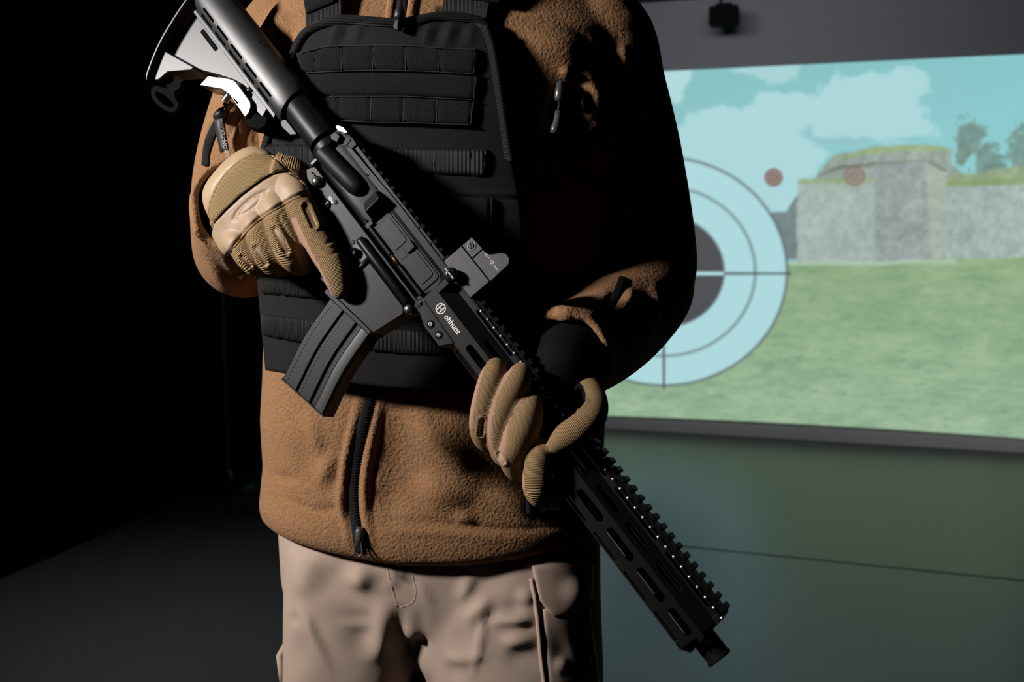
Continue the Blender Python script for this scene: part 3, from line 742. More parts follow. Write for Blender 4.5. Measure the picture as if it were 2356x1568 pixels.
for x0, x1, y0, y1 in ((727, 716, 114, 168), (788, 786, 108, 163), (860, 858, 106, 162), (935, 933, 107, 163), (1013, 1008, 112, 166), (1093, 1090, 116, 170), (785, 788, 222, 276), (855, 853, 222, 280), (930, 928, 222, 281), (1006, 1005, 226, 285), (1087, 1083, 230, 286), (1093, 1090, 176, 228)):
    vribbon('stitch_line', [(x0, y0), ((x0 + x1) / 2, (y0 + y1) / 2), (x1, y1)], .0010, .0086, .0006, 'grey_thread', 12)
row('webbing_strap', [(612, 333), (700, 333), (847, 336), (922, 339), (1000, 341), (1121, 344)], [(603, 392), (700, 392), (847, 394), (917, 398), (1000, 400), (1083, 404), (1116, 407)], 'black_webbing', .006, .003, (648, 720, 846, 922, 999, 1083, 1112))
row('pouch_flap', [(880, 452), (1000, 450), (1135, 456)], [(880, 556), (1000, 556), (1128, 562)], 'black_nylon', .006, .004, (1126,))
row('webbing_strap', [(600, 632), (700, 642), (860, 655), (1000, 660), (1190, 655)], [(606, 675), (700, 684), (860, 700), (1000, 706), (1194, 700)], 'black_webbing', .006, .003, (612, 649, 705, 780, 855, 930))
row('webbing_strap', [(604, 722), (652, 727), (724, 736), (860, 752), (1000, 760), (1194, 752)], [(609, 772), (690, 787), (790, 800), (900, 811), (1000, 815), (1194, 806)], 'black_webbing', .006, .003, (612, 653, 705, 780, 854, 899, 960))
vribbon('edge_binding', [(610, 345), (622, 300), (640, 245), (660, 180), (678, 120), (694, 88), (712, 70), (740, 56), (790, 46), (870, 51), (915, 54), (960, 47), (1010, 38), (1060, 40), (1106, 52), (1124, 80), (1136, 125), (1148, 200), (1160, 275), (1172, 365)], .0105, .006, .0035, 'black_binding', 140)
vribbon('edge_binding', [(1118, 62), (1134, 110), (1146, 180), (1158, 260), (1171, 345), (1176, 372)], .007, .009, .004, 'black_binding', 50)
row('shoulder_strap', [(704, -95), (788, -95)], [(706, 74), (788, 52)], 'black_webbing', .002, .003, (), nu=16, nv=24)
row('strap_cover', [(690, -80), (784, -80)], [(706, 32), (772, 6)], 'black_loop_velcro', .006, .004, (), nu=16, nv=20)
row('shoulder_strap', [(1040, -95), (1150, -90)], [(1014, 40), (1118, 60)], 'black_webbing', .002, .003, (), nu=16, nv=24)
row('strap_cover', [(1045, -80), (1165, -75)], [(1062, -2), (1152, 8)], 'black_loop_velcro', .006, .004, (), nu=16, nv=20)
# ------------------------------------------------------------------ rifle, built in its own frame: u towards the muzzle, v up, w towards its right side
def metal(name, col, rough, metal_=0.0, spec=0.5, sc=500, st=0.06):
    principled(name, col, rough, metal_, spec); noise_bump(MATS[name], sc, st, .0004)
metal('black_anodised', (0.0048, 0.0046, 0.0050), 0.42, 0.0, .19)
metal('black_polymer', (0.018, 0.018, 0.0195), 0.43, 0.0, .52, 900, .06)
metal('black_steel', (0.022, 0.022, 0.024), 0.3, 0.5, .4)
metal('matt_black', (0.005, 0.005, 0.0053), 0.5, 0.0, .2)
metal('grey_sight_shell', (0.022, 0.021, 0.021), 0.5, 0.1, .5, 1200, .2)
metal('polished_steel', (0.26, 0.26, 0.26), 0.3, 0.95)
metal('glint_steel', (0.8, 0.8, 0.8), 0.42, 1.0)  # bright metal for the modelled glints along the handguard rail
metal('rail_black', (0.0022, 0.0022, 0.0024), 0.6, 0.0, .05)
metal('bright_steel', (0.5, 0.5, 0.5), 0.2, 1.0)
metal('brass_pin', (0.12, 0.055, 0.025), 0.35, 0.8)
principled('white_print', (0.62, 0.60, 0.58), 0.6)
principled('dim_print', (0.045, 0.045, 0.047), 0.6)
principled('dead_black', (0.002, 0.002, 0.002), 0.9, spec=0.1)  # black for marks and small parts; also stands in for shade in gaps
principled('blue_print', (0.04, 0.04, 0.16), 0.5)
m, ns, ls, b = principled('coated_glass', (0.02, 0.03, 0.05), 0.03, spec=0.8); b.inputs['Transmission Weight'].default_value = 0.85

gd = np.array([.592, .752, -.2906]); gd /= np.linalg.norm(gd)
gv = np.array([.740, -.650, -.173]); gv -= gd * (gv @ gd); gv /= np.linalg.norm(gv)
gw = np.cross(gd, gv); gw = gw if gw[2] < 0 else -gw
GO = .884 * np.array([(1140 - 1178) / FPX, (750 - 784) / FPX, 1]) - .0106 * gw
def cam2world(p): return np.stack([p[..., 0], p[..., 2] * CP - p[..., 1] * SP, -p[..., 2] * SP - p[..., 1] * CP], -1)
gdW, gvW, gwW = cam2world(gd), cam2world(gv), cam2world(gw)
GOW = cam2world(GO) + np.array([0, 0, CAMZ])
def GP(u, v, w):
    """rifle coordinates -> world"""
    return GOW + np.multiply.outer(u, gdW) + np.multiply.outer(v, gvW) + np.multiply.outer(w, gwW)
def guv(px, py, w):
    r = np.array([(px - 1178) / FPX, (py - 784) / FPX, 1.0]); t = (w + GO @ gw) / (r @ gw); p = r * t - GO
    return p @ gd, p @ gv
rifle = bpy.data.objects.new('rifle', None); COL.objects.link(rifle)
rifle.empty_display_size = .05
Mx = Matrix.Identity(4)
for i in range(3):
    Mx[i][0] = gdW[i]; Mx[i][1] = -gwW[i]; Mx[i][2] = gvW[i]; Mx[i][3] = GOW[i]
rifle.matrix_world = Mx
tag(rifle, 'black carbine rifle with curved magazine and slotted handguard held across the chest', 'rifle')

def L(u, v, w): return (u, -w, v)
def gobj(name, V, F, mat, parent=None, smooth=True): return obj_from(name, V, F, mat, parent or rifle, smooth)
def mm(pts): return [(a / 1000, b / 1000) for a, b in pts]
def prism(name, outline, w0, w1, mat, parent=None, bevel=.0008, holes=(), seg=2):
    """outline (and holes) in mm (u, v), extruded between w0 and w1 mm"""
    loops = [mm(outline)] + [mm(h) for h in holes]
    flat = [p for l_ in loops for p in l_]
    tris = tessellate_polygon([[Vector((a, b, 0)) for a, b in l_] for l_ in loops])
    n = len(flat)
    V = [L(a, b, w0 / 1000) for a, b in flat] + [L(a, b, w1 / 1000) for a, b in flat]
    F = []
    for t in tris:
        a = flat[t[0]]; b_ = flat[t[1]]; c_ = flat[t[2]]
        ccw = (b_[0] - a[0]) * (c_[1] - a[1]) - (b_[1] - a[1]) * (c_[0] - a[0]) > 0
        t = tuple(t) if ccw else tuple(t[::-1])
        F.append(t[::-1]); F.append(tuple(i + n for i in t))
    o = 0
    for l_ in loops:
        k = len(l_)
        for i in range(k):
            a, b_ = o + i, o + (i + 1) % k; F.append((a, b_, b_ + n, a + n))
        o += k
    bm = bmesh.new(); vs = [bm.verts.new(v) for v in V]
    for f in F:
        try: bm.faces.new([vs[i] for i in f])
        except ValueError: pass
    bmesh.ops.dissolve_limit(bm, angle_limit=.001, verts=bm.verts, edges=bm.edges)
    bmesh.ops.recalc_face_normals(bm, faces=bm.faces)
    me = bpy.data.meshes.new(name); bm.to_mesh(me); bm.free()
    me.materials.append(MATS[mat]); ob = bpy.data.objects.new(name, me); COL.objects.link(ob); ob.parent = parent or rifle
    if bevel: add_bevel(ob, bevel, seg)
    return ob
def rrect(u0, u1, v0, v1, r, n=4):
    P = []
    for cx, cy, a0 in ((u1 - r, v1 - r, 0), (u0 + r, v1 - r, 90), (u0 + r, v0 + r, 180), (u1 - r, v0 + r, 270)):
        for k in range(n + 1):
            a = math.radians(a0 + 90 * k / n); P.append((cx + r * math.cos(a), cy + r * math.sin(a)))
    return P
def circ(u, v, r, n=20): return [(u + r * math.cos(2 * math.pi * k / n), v + r * math.sin(2 * math.pi * k / n)) for k in range(n)]
def loft_u(sections, n=40, e=2.0, slant=0.0):
    """closed loft along u: (u, vc, hv, wc, hw[, e]) in mm; slant shifts u with v"""
    V = []; F = []
    for s in sections:
        u, vc, hv, wc, hw = s[:5]; ee = s[5] if len(s) > 5 else e; sl = s[6] if len(s) > 6 else slant
        for j in range(n):
            th = 2 * math.pi * j / n; c_, s_ = math.cos(th), math.sin(th)
            dv = hv * math.copysign(abs(s_) ** (2 / ee), s_); dw = hw * math.copysign(abs(c_) ** (2 / ee), c_)
            V.append(L((u + sl * dv) / 1000, (vc + dv) / 1000, (wc + dw) / 1000))
    k = len(sections)
    for i in range(k - 1):
        for j in range(n): F.append((i * n + j, i * n + (j + 1) % n, (i + 1) * n + (j + 1) % n, (i + 1) * n + j))
    F.append(tuple(range(n))[::-1]); F.append(tuple((k - 1) * n + j for j in range(n)))
    return np.array(V), [f[::-1] for f in F]
def lathe_w(name, u, v, prof, mat, parent=None, n=24):
    """turned part on an axis along w: prof = [(r, w)] mm"""
    V = []; F = []
    for r, w in prof:
        for j in range(n):
            a = 2 * math.pi * j / n; V.append(L((u + r * math.cos(a)) / 1000, (v + r * math.sin(a)) / 1000, w / 1000))
    k = len(prof)
    for i in range(k - 1):
        for j in range(n): F.append((i * n + j, i * n + (j + 1) % n, (i + 1) * n + (j + 1) % n, (i + 1) * n + j))
    F.append(tuple((k - 1) * n + j for j in range(n))); F.append(tuple(range(n))[::-1])
    return sharp(gobj(name, V, F, mat, parent), 40)
def lathe_u(name, vc, wc, prof, mat, parent=None, n=32, ang=40):
    V, F = loft_u([(u, vc, r, wc, r) for u, r in prof], n)
    return sharp(gobj(name, V, F, mat, parent), ang)
def gtext(name, body, u, v, w, size, mat, parent, rot=0.0, bold=False, align='CENTER'):
    V, F = text_mesh(body, size / 1000, .00012, align, bold)
    c_, s_ = math.cos(math.radians(rot)), math.sin(math.radians(rot))
    X = V[:, 0] * c_ - V[:, 1] * s_; Y = V[:, 0] * s_ + V[:, 1] * c_
    P = np.stack([u / 1000 + X, -(w / 1000 + V[:, 2]), v / 1000 + Y], 1)
    return gobj(name, P, F, mat, parent, smooth=False)
def boolean(o, cutters, parent_mat=None):
    for c_ in cutters:
        md = o.modifiers.new('cut', 'BOOLEAN'); md.operation = 'DIFFERENCE'; md.object = c_; md.solver = 'EXACT'
    bpy.context.view_layer.update()
    me = evaluated(o); o.modifiers.clear(); old = o.data; o.data = me; bpy.data.meshes.remove(old)
    for c_ in cutters: bpy.data.objects.remove(c_)
    me.polygons.foreach_set('use_smooth', [True] * len(me.polygons)); me.set_sharp_from_angle(angle=math.radians(35))
    return o

# ---- butt stock
BV_ = -24.0
V, F = loft_u([(-489, -24, 15, 0, 15), (-487, -24, 19, 0, 18.5), (-470, -24.3, 20.6, 0, 20, 2.3), (-400, -24.3, 20.9, 0, 20, 2.3), (-330, -24.3, 20.9, 0, 20, 2.3), (-318, -24.3, 20.5, 0, 19.6, 2.3), (-313, -24.3, 19.5, 0, 18.8, 2.2)], 64, slant=-.22)
stock = gobj('butt_stock', V, F, 'black_polymer')
cut = []
for k in range(5):
    u0 = -462 + k * 27.9
    for v_ in (-33.3, -39.6):
        cut.append(prism('c', rrect(u0, u0 + 21.5, v_ - 1.35, v_ + 1.35, 1.3), 8, 30, 'matt_black', bevel=0))
V, F = loft_u([(-340, BV_ + 1, 16.2, 0, 16.2), (-290, BV_ + 1, 16.2, 0, 16.2)], 40); cut.append(gobj('c', V, F, 'matt_black'))
boolean(stock, cut)
V, F = loft_u([(-463, -36.4, 5.2, 0, 12.2, 4), (-326, -36.4, 5.2, 0, 12.2, 4)], 24); gobj('slot_shade', V, F, 'dead_black', stock)  # black insert puts the shade of the slot bottoms into colour
prism('stock_web', [(-478, -42), (-470, -96), (-464, -98), (-424, -79.5), (-402, -66), (-384, -56), (-372, -52), (-316, -45), (-330, -40)], -5, 5, 'black_polymer', stock, 1.0e-3)
prism('web_rib', [(-474, -42), (-316, -42), (-314, -46.2), (-474, -46.2)], -12, 12, 'black_polymer', stock, .8e-3)
prism('web_slot', rrect(-456, -425, -54.5, -49.5, 2), 4.9, 5.3, 'dead_black', stock, 0)
prism('stock_toe', [(-470, -96.5), (-424, -79.5), (-423.5, -83.5), (-443, -105), (-444.5, -118), (-451, -126), (-456, -122)], -13, 13, 'black_polymer', stock, 1.5e-3)
bp_ = smooth_path([(-489, -14), (-486, -36), (-479.5, -66), (-470.4, -94.7), (-456, -122), (-450, -127)], 24)
out = [tuple(p) for p in bp_] + [(p[0] + 2.4, p[1] + .4) for p in bp_[::-1]]
prism('butt_pad', out, -20, 20, 'black_polymer', stock, .7e-3)
lo = smooth_path([(-449, -126), (-452, -132), (-447, -138), (-436, -139.5), (-419, -135), (-411, -128), (-413, -121), (-421, -119), (-428, -116), (-427, -108), (-432, -103)], 50)
li = [tuple(p) for p in smooth_path([(-445, -131), (-443, -134), (-434, -135), (-420, -130.5), (-416, -126.5), (-420, -124), (-433, -126)], 30)]
prism('sling_loop', [tuple(p) for p in lo] + [(-445, -112), (-446, -122)], -3, 3, 'dead_black', stock, .6e-3, holes=[li])  # near-black colour stands in for shade from the toe and pad
lever = prism('adjustment_lever', [(-403, -86.5), (-403.5, -72.5), (-400, -70.5), (-384, -58), (-379, -55), (-374, -54), (-346, -54.3), (-341.5, -57), (-338, -62), (-337.5, -68.5), (-371.5, -67.3), (-380, -70)], -13.5, 13.5, 'polished_steel', stock, 1.2e-3, seg=3)
prism('lever_underside', [(-338, -60), (-337.5, -69), (-345, -69), (-333, -75), (-320, -66), (-317, -58), (-322, -51)], -11, 9, 'dead_black', stock, 1.5e-3)
prism('lever_block', [(-358, -46), (-330, -46), (-327, -55), (-336, -56.5), (-352, -53)], -7, 8, 'black_steel', stock, 1e-3)
V, F = tube([L(-.3615, -.044, .004), L(-.3635, -.056, .004)], [.0036, .0036], 20); gobj('lever_pin', V, F, 'black_steel', stock)
V, F = tube([L(-.385, -.069, -.006), L(-.383, -.081, -.006)], [.004, .004], 20); sharp(gobj('lever_pin', V, F, 'polished_steel', stock))
prism('collar_tab', [(-309, -44), (-302, -46), (-290, -44), (-285, -38), (-310, -38)], -6, 8, 'grey_sight_shell', stock, 1e-3)
lathe_w('stock_hole', -384, -8, [(2.2, 18), (2.2, 19.4)], 'dead_black', stock)
# ---- buffer tube and receiver end parts
tubeB = lathe_u('buffer_tube', BV_ + 1.5, 0, [(-350, 15.6), (-349, 16), (-262, 16), (-261.5, 15.2), (-260, 15.2)], 'black_anodised')
for k in range(4): lathe_u('thread_ring', BV_ + 1.5, 0, [(-262.5 + k * 1.7, 14.6), (-262 + k * 1.7, 16.4), (-261.4 + k * 1.7, 14.6)], 'matt_black', tubeB)
nut = lathe_u('castle_nut', BV_ + 1.5, 0, [(-256, 15.5), (-255.5, 17.8), (-249, 17.8), (-248.5, 17)], 'black_anodised')
plate = prism('end_plate', [(-248.5, -4), (-244.5, -4), (-244.5, -44), (-248.5, -44)], -14, 14, 'black_steel', bevel=.8e-3)
prism('nut_notch', rrect(-251.5, -246, -20, -13, 2), 13.5, 17.9, 'dead_black', nut, .3e-3)
ch = prism('charging_handle', [(-256, 2), (-256, -7), (-235, -7), (-228, -3), (-228, 3), (-240, 4)], -13, 12, 'matt_black', bevel=1.2e-3)
prism('handle_latch', [(-257, 1.5), (-257.5, -2), (-251, -2.5), (-243, 2), (-243, 4.4), (-252, 4)], 9, 15, 'polished_steel', ch, 1.0e-3)
prism('handle_wing', [(-253, -4), (-244, -3), (-241, -10), (-249, -13), (-254, -10)], 10, 17, 'black_anodised', ch, 1.5e-3)

# ---- upper receiver
V, F = loft_u([(-246, -20, 12, 0, 10), (-244, -20, 19, 0, 12, 3.2), (-240, -20, 20.5, 0, 12.2, 4), (-63, -20, 20.5, 0, 12.2, 4), (-60, -20, 19, 0, 11, 3.4)], 56)
upper = sharp(gobj('upper_receiver', V, F, 'black_anodised'), 50)
prism('side_wall', [(-236, -3), (-236, -13), (-220, -18), (-172, -18), (-172, -9), (-64, -9.5), (-64, -1), (-150, 0)], 9, 11.7, 'black_anodised', upper, .6e-3)
prism('rail_base', [(-230, -1.2), (-63, -2), (-63, 2.6), (-230, 3.2)], -10.4, 10.4, 'black_anodised', upper, .8e-3)
for k in range(17):
    u0 = -222 + 9.95 * k
    prism('rail_tooth', [(u0, 2.4), (u0 + 5, 2.4), (u0 + 5, 6.2), (u0, 6.2)], -10.2, 10.2, 'rail_black', upper, .7e-3, seg=1)
for u_ in (-122, -102, -82): lathe_w('rail_dimple', u_, -.2, [(1.7, 9.6), (1.7, 11.0), (1.1, 11.1), (.9, 10.7)], 'black_anodised', upper, 14)
fa = prism('rear_lug', [(-247, 0), (-247, -8), (-238, -10), (-234, -5), (-236, 3)], -9, 12.6, 'matt_black', upper, 1.4e-3)
# forward assist: a tapering round housing on the right side
FA = [(-247.5, 7.4), (-246.8, 9.3), (-244, 9.6), (-205, 9.6), (-196, 9.2), (-190, 7.6), (-186.5, 4.6), (-185.3, 1.2)]
V = []; F = []
V, F = loft_u([(u, -27.0 + (u + 247) * .10, r * 1.03, 13.0, r) for u, r in FA], 32)
sharp(gobj('forward_assist', V, F, 'matt_black', upper), 50)
gtext('engraved_letter', 'C', -196, -8.2, 11.75, 6, 'dead_black', upper, 12, True)
gtext('engraved_letter', 'A', -180.5, -9.2, 11.75, 6, 'dead_black', upper, 8, True)
# brass deflector wedge
dv = [L(*p) for p in ((-.176, -.0065, .011), (-.1755, -.027, .011), (-.152, -.0065, .011), (-.152, -.030, .011), (-.1745, -.0085, .0195), (-.174, -.0255, .0195), (-.164, -.0085, .0255), (-.163, -.0275, .0255))]
dfc = [(0, 1, 5, 4), (4, 5, 7, 6), (6, 7, 3, 2), (0, 4, 6, 2), (1, 3, 7, 5), (0, 2, 3, 1)]
add_bevel(gobj('brass_deflector', dv, dfc, 'matt_black', upper), 1.4e-3)
# ejection port: raised rim, cover with two pressed panels, hinge rod
prism('port_rim', [(-158, -36.5), (-152, -38), (-75, -37.5), (-67, -32), (-64, -22), (-66, -13), (-72, -9.5), (-150, -9.5)], 10.5, 12.6, 'black_anodised', upper, .9e-3)
cover = prism('port_cover', rrect(-153, -70, -34, -11.8, 4), 12.0, 13.6, 'matt_black', upper, .6e-3)
prism('cover_panel', rrect(-148.5, -118.5, -30.5, -14.6, 3), 13.2, 14.3, 'black_anodised', cover, .9e-3)
prism('cover_panel', rrect(-105.5, -75.5, -30.5, -14.6, 3), 13.2, 14.3, 'black_anodised', cover, .9e-3)
prism('cover_latch', rrect(-116.5, -107.5, -22, -12.4, 1), 13.4, 16.2, 'black_anodised', cover, .5e-3)
prism('latch_step', rrect(-117, -107, -30, -23, .8), 13.2, 13.9, 'black_anodised', cover, .4e-3)
for a, b_ in ((-155, -119), (-104, -69)):
    V, F = tube([L(a / 1000, -.0352, .0142), L(b_ / 1000, -.0352, .0142)], [.0024, .0024], 16); sharp(gobj('hinge_barrel', V, F, 'black_anodised', cover))
V, F = tube([L(-.119, -.0352, .0140), L(-.104, -.0352, .0140)], [.0017, .0017], 14); gobj('hinge_pin', V, F, 'brass_pin', cover)
V, F = tube([L(-.164, -.0352, .0136), L(-.150, -.0352, .0136)], [.0011, .0011], 10); gobj('hinge_rod', V, F, 'black_steel', cover)
prism('cover_stop', [(-158, -38.5), (-153, -38.5), (-153, -29), (-158, -29)], 11.5, 16.5, 'black_anodised', upper, 1.2e-3)

# ---- lower receiver
LOW = [(-243, -42), (-246, -46), (-250, -57), (-247, -63), (-238, -66), (-226, -67), (-214, -72), (-206, -82), (-200, -86), (-150, -86), (-136, -84), (-137, -100), (-134, -107.5), (-131.5, -107.5), (-75.8, -97), (-73.5, -94), (-66, -58), (-62, -54), (-58, -49), (-58, -43), (-66, -41.8)]
lower = prism('lower_receiver', LOW, -11.2, 11.2, 'black_anodised', bevel=1.8e-3, seg=3)
prism('magazine_well', [(-137.5, -82), (-137.5, -100), (-134.5, -108.2), (-75, -97.6), (-72.8, -94), (-66.5, -60), (-72, -55.5), (-128, -55.5)], 9, 13.4, 'black_anodised', lower, 1.2e-3, seg=3)
prism('well_lip', [(-138.5, -103.8), (-74.2, -93.2), (-73.8, -98.2), (-136.8, -109.4)], -13.6, 14.6, 'black_anodised', lower, 1.2e-3)
V, F = loft_u([(-153.5, -50.3, 1.5, 13, 1.5), (-152.5, -50.3, 3.8, 13, 3.8), (-150, -50.3, 4.6, 13, 4.6), (-73, -50.3, 4.6, 13, 4.6), (-71.5, -50.3, 3.4, 13, 3.4)], 24); gobj('fence_tube', V, F, 'black_anodised', lower)
V, F = tube([L(-.1308, -.051, .0125), L(-.1308, -.0755, .0125)], [.0032, .0032], 18); gobj('button_fence', V, F, 'black_anodised', lower)
V, F = tube([L(-.1300, -.0745, .0125), L(-.1555, -.0705, .0125)], [.0028, .0026], 18); gobj('button_fence', V, F, 'black_anodised', lower)
prism('button_recess', rrect(-153, -133, -71, -54, 2), 11.1, 11.7, 'grey_sight_shell', lower, .3e-3)
lathe_w('release_button', -146, -62.5, [(5.0, 11), (5.0, 15.5), (4.2, 16.2), (4.0, 15.6), (3.2, 16.3), (3.0, 15.7), (2.1, 16.4), (1.9, 15.4)], 'black_anodised', lower)
lathe_w('takedown_pin', -228.3, -49.3, [(5.6, 11), (5.6, 13.5), (5.0, 15.4), (3.6, 17), (1.6, 17.8), (.2, 18)], 'polished_steel', lower)
V, F = tube([L(-.2405, -.0485, .0115), L(-.2335, -.0482, .0125)], [.0010, .0010], 10); gobj('pin_detent', V, F, 'bright_steel', lower)
lathe_w('pivot_pin', -66.5, -53.2, [(4.6, 8), (4.6, 14), (4.0, 15.8), (2.6, 17), (.2, 17.4)], 'polished_steel', lower)
lathe_w('roll_pin', -199.5, -47.6, [(2.5, 11), (2.5, 11.7), (1.8, 11.8), (1.6, 11.4), (.9, 11.6), (.3, 11.8)], 'black_anodised', lower, 16)
lathe_w('roll_pin', -156.5, -57.8, [(2.1, 11), (2.1, 11.6), (1.4, 11.7), (1.2, 11.3)], 'black_anodised', lower, 16)
lathe_w('hammer_pin', -184, -63, [(1.8, 11), (1.8, 11.5)], 'black_anodised', lower, 16)
lathe_w('fence_hole', -85.5, -50.8, [(1.7, 16.9), (1.7, 17.75)], 'dead_black', lower, 16)
sel = lathe_w('fire_selector', -205, -57.2, [(5.4, 11), (5.4, 12.4), (4.7, 12.9), (.2, 12.9)], 'black_anodised', lower)
prism('selector_mark', [(-205.5, -57), (-204.5, -57), (-204.0, -52.5), (-204.7, -52.5)], 12.8, 13.1, 'white_print', sel, 0)
gtext('selector_word', 'SEMI', -205.0, -50.0, 11.25, 4.2, 'white_print', lower, -4, True)
gtext('selector_word', 'AUTO', -218, -59.5, 11.25, 3.6, 'dim_print', lower, 0)
gtext('selector_word', 'SAFE', -190, -58.5, 11.25, 3.6, 'dim_print', lower, 0)
lathe_w('bolt_catch_nub', -61.5, -40.2, [(5.2, 4), (5.2, 14), (4, 15.2), (1.8, 15.5), (1.5, 14.6)], 'matt_black', upper)
prism('front_lug', [(-72, -44), (-72, -38), (-60, -33), (-55, -33), (-55, -47), (-62, -54)], -7, 10, 'black_anodised', lower, 1.2e-3)
gp_ = prism('pistol_grip', [(-232, -64), (-205, -74), (-211, -90), (-228, -158), (-236, -165), (-262, -160), (-262, -152), (-243, -95), (-242, -80)], -13.5, 13.5, 'black_polymer', bevel=6e-3, seg=4)
tg = smooth_path([(-207, -82), (-203, -100), (-190, -107), (-160, -107), (-140, -104)], 20)
prism('trigger_guard', [tuple(p) for p in tg] + [(p[0] + 1, p[1] + 3.0) for p in tg[::-1]], -6, 6, 'black_anodised', lower, .6e-3)
tr_ = smooth_path([(-192, -78), (-187, -86), (-186, -95), (-190, -102)], 12)
prism('trigger', [tuple(p) for p in tr_] + [(p[0] + 3.5, p[1]) for p in tr_[::-1]], -3.5, 3.5, 'black_steel', lower, .6e-3)

# ---- curved magazine with pressed ribs
mc = []   # centre line: (u, v, front-back direction)
TOP = np.array([[-132, -104], [-75.5, -94]]); MID = np.array([[-118.3, -151.5], [-62.5, -141.5]]); BOT = np.array([[-103.6, -194], [-51.9, -182]])
BOT = np.array([[-103.4, -193.6], [-46.5, -180.5]]); MID = np.array([[-121.0, -150], [-64.2, -139]])
def mag_pt(t, s):
    a = smooth_path(np.array([TOP[0], MID[0], BOT[0]]), 61)[int(round(t * 60))]; b_ = smooth_path(np.array([TOP[1], MID[1], BOT[1]]), 61)[int(round(t * 60))]
    return a + (b_ - a) * s
prof = [(0, -9), (0, 8.2), (.03, 9.6), (.10, 9.6), (.13, 10.9), (.335, 10.9), (.365, 9.3), (.42, 9.3), (.45, 10.9), (.655, 10.9), (.69, 9.0), (.76, 9.0), (.795, 10.6), (.83, 11.1), (.97, 11.1), (1.0, 9.8), (1.0, -9.8), (.97, -11), (.8, -11), (.76, -9), (.69, -9), (.655, -11), (.45, -11), (.42, -9.4), (.365, -9.4), (.335, -11), (.13, -11), (.1, -9.6), (.03, -9.6)]
NT = 31; V = []; F = []; n = len(prof)
for i in range(NT):
    t = i / (NT - 1)
    for s, w_ in prof:
        p = mag_pt(t, s); V.append(L(p[0] / 1000, p[1] / 1000, w_ / 1000))
for i in range(NT - 1):
    for j in range(n): F.append((i * n + j, (i + 1) * n + j, (i + 1) * n + (j + 1) % n, i * n + (j + 1) % n))
F.append(tuple((NT - 1) * n + j for j in range(n))); F.append(tuple(range(n))[::-1])
mag = gobj('magazine', V, F, 'black_anodised')
add_bevel(mag, .45e-3, 2, 18)
p0, p1 = mag_pt(1, -.01), mag_pt(1, 1.0); dn = (mag_pt(1, .5) - mag_pt(.97, .5)); dn = dn / np.linalg.norm(dn)
prism('floor_plate', [tuple(p0 + dn * .2), tuple(p1 + dn * .2), tuple(p1 + dn * 1.8), tuple(p0 + dn * 1.8)], -10.5, 10.5, 'black_steel', mag, .4e-3)

# ---- handguard: plates with slots, joined along their edges
def facet(poly_wv, u0, u1, slots, name='c', thick=2.2):
    """one flat side of the handguard between two (w, v) corners, slots = (ua, ub, t0, t1) along / across"""
    (w0, v0), (w1, v1) = poly_wv; ln = math.hypot(w1 - w0, v1 - v0); tx, ty = (w1 - w0) / ln, (v1 - v0) / ln
    nx, ny = -ty, tx
    if nx * ((w0 + w1) / 2) + ny * ((v0 + v1) / 2 + 22) < 0: nx, ny = -nx, -ny
    loops = [[(u0, 0), (u1, 0), (u1, ln), (u0, ln)]] + [rrect(a, b_, t0, t1, (t1 - t0) / 2 - .05) for a, b_, t0, t1 in slots]
    flat = [p for l_ in loops for p in l_]; nn = len(flat)
    tris = tessellate_polygon([[Vector((a, b_, 0)) for a, b_ in l_] for l_ in loops])
    pos = lambda a, t, h: L(a / 1000, (v0 + ty * t + ny * h) / 1000, (w0 + tx * t + nx * h) / 1000)
    V = [pos(a, t, 0) for a, t in flat] + [pos(a, t, -thick) for a, t in flat]
    F = []
    for t in tris: F.append(tuple(t)); F.append(tuple(i + nn for i in t[::-1]))
    o = 0
    for l_ in loops:
        k = len(l_)
        for i in range(k): a, b_ = o + i, o + (i + 1) % k; F.append((a, b_, b_ + nn, a + nn))
        o += k
    return np.array(V), F
U0, U1 = -62, 309
side = [(40 * k - .5, 40 * k + 32, 5.0, 12.0) for k in range(0, 8) if 40 * k + 32 < 314]
side[-1] = (279.5, 305, 5.0, 12.0)
lows = [(40 * k - 6, 40 * k + 24, 3.2, 8.4) for k in range(0, 8)]
ups = [(40 * k + 5, 40 * k + 35, 4.5, 11) for k in range(0, 7)]
strip = [(-23 + 66.5 * k, 31 + 66.5 * k, 1.2, 4.8) for k in range(0, 5)]
HGP = []
hgparts = []
for sgn in (1, -1):
    c1 = [(11 * sgn, -44.6), (21 * sgn, -37.2), (21 * sgn, -20.2), (11 * sgn, -7.4), (11 * sgn, -1.0)]
    for (a, b_), sl in zip(zip(c1[:-1], c1[1:]), (lows, side, ups, strip)): hgparts.append(facet((a, b_), U0, U1, sl))
hgparts.append(facet(((-11, -44.6), (11, -44.6)), U0, U1, [(40 * k - 6, 40 * k + 24, 7.5, 14.5) for k in range(8)]))
hgparts.append(facet(((-11, -1.0), (11, -1.0)), U0, U1, []))
HV, HF = join_vf(hgparts)
hg = gobj('handguard', HV, HF, 'black_anodised', smooth=False)
bm = bmesh.new(); bm.from_mesh(hg.data); bmesh.ops.recalc_face_normals(bm, faces=bm.faces); bm.to_mesh(hg.data); bm.free()
prism('rail_base', [(-62, -1.2), (309, -1.2), (310, 2.8), (-62, 2.8)], -9.2, 9.2, 'rail_black', hg, .6e-3)
tooth0 = None
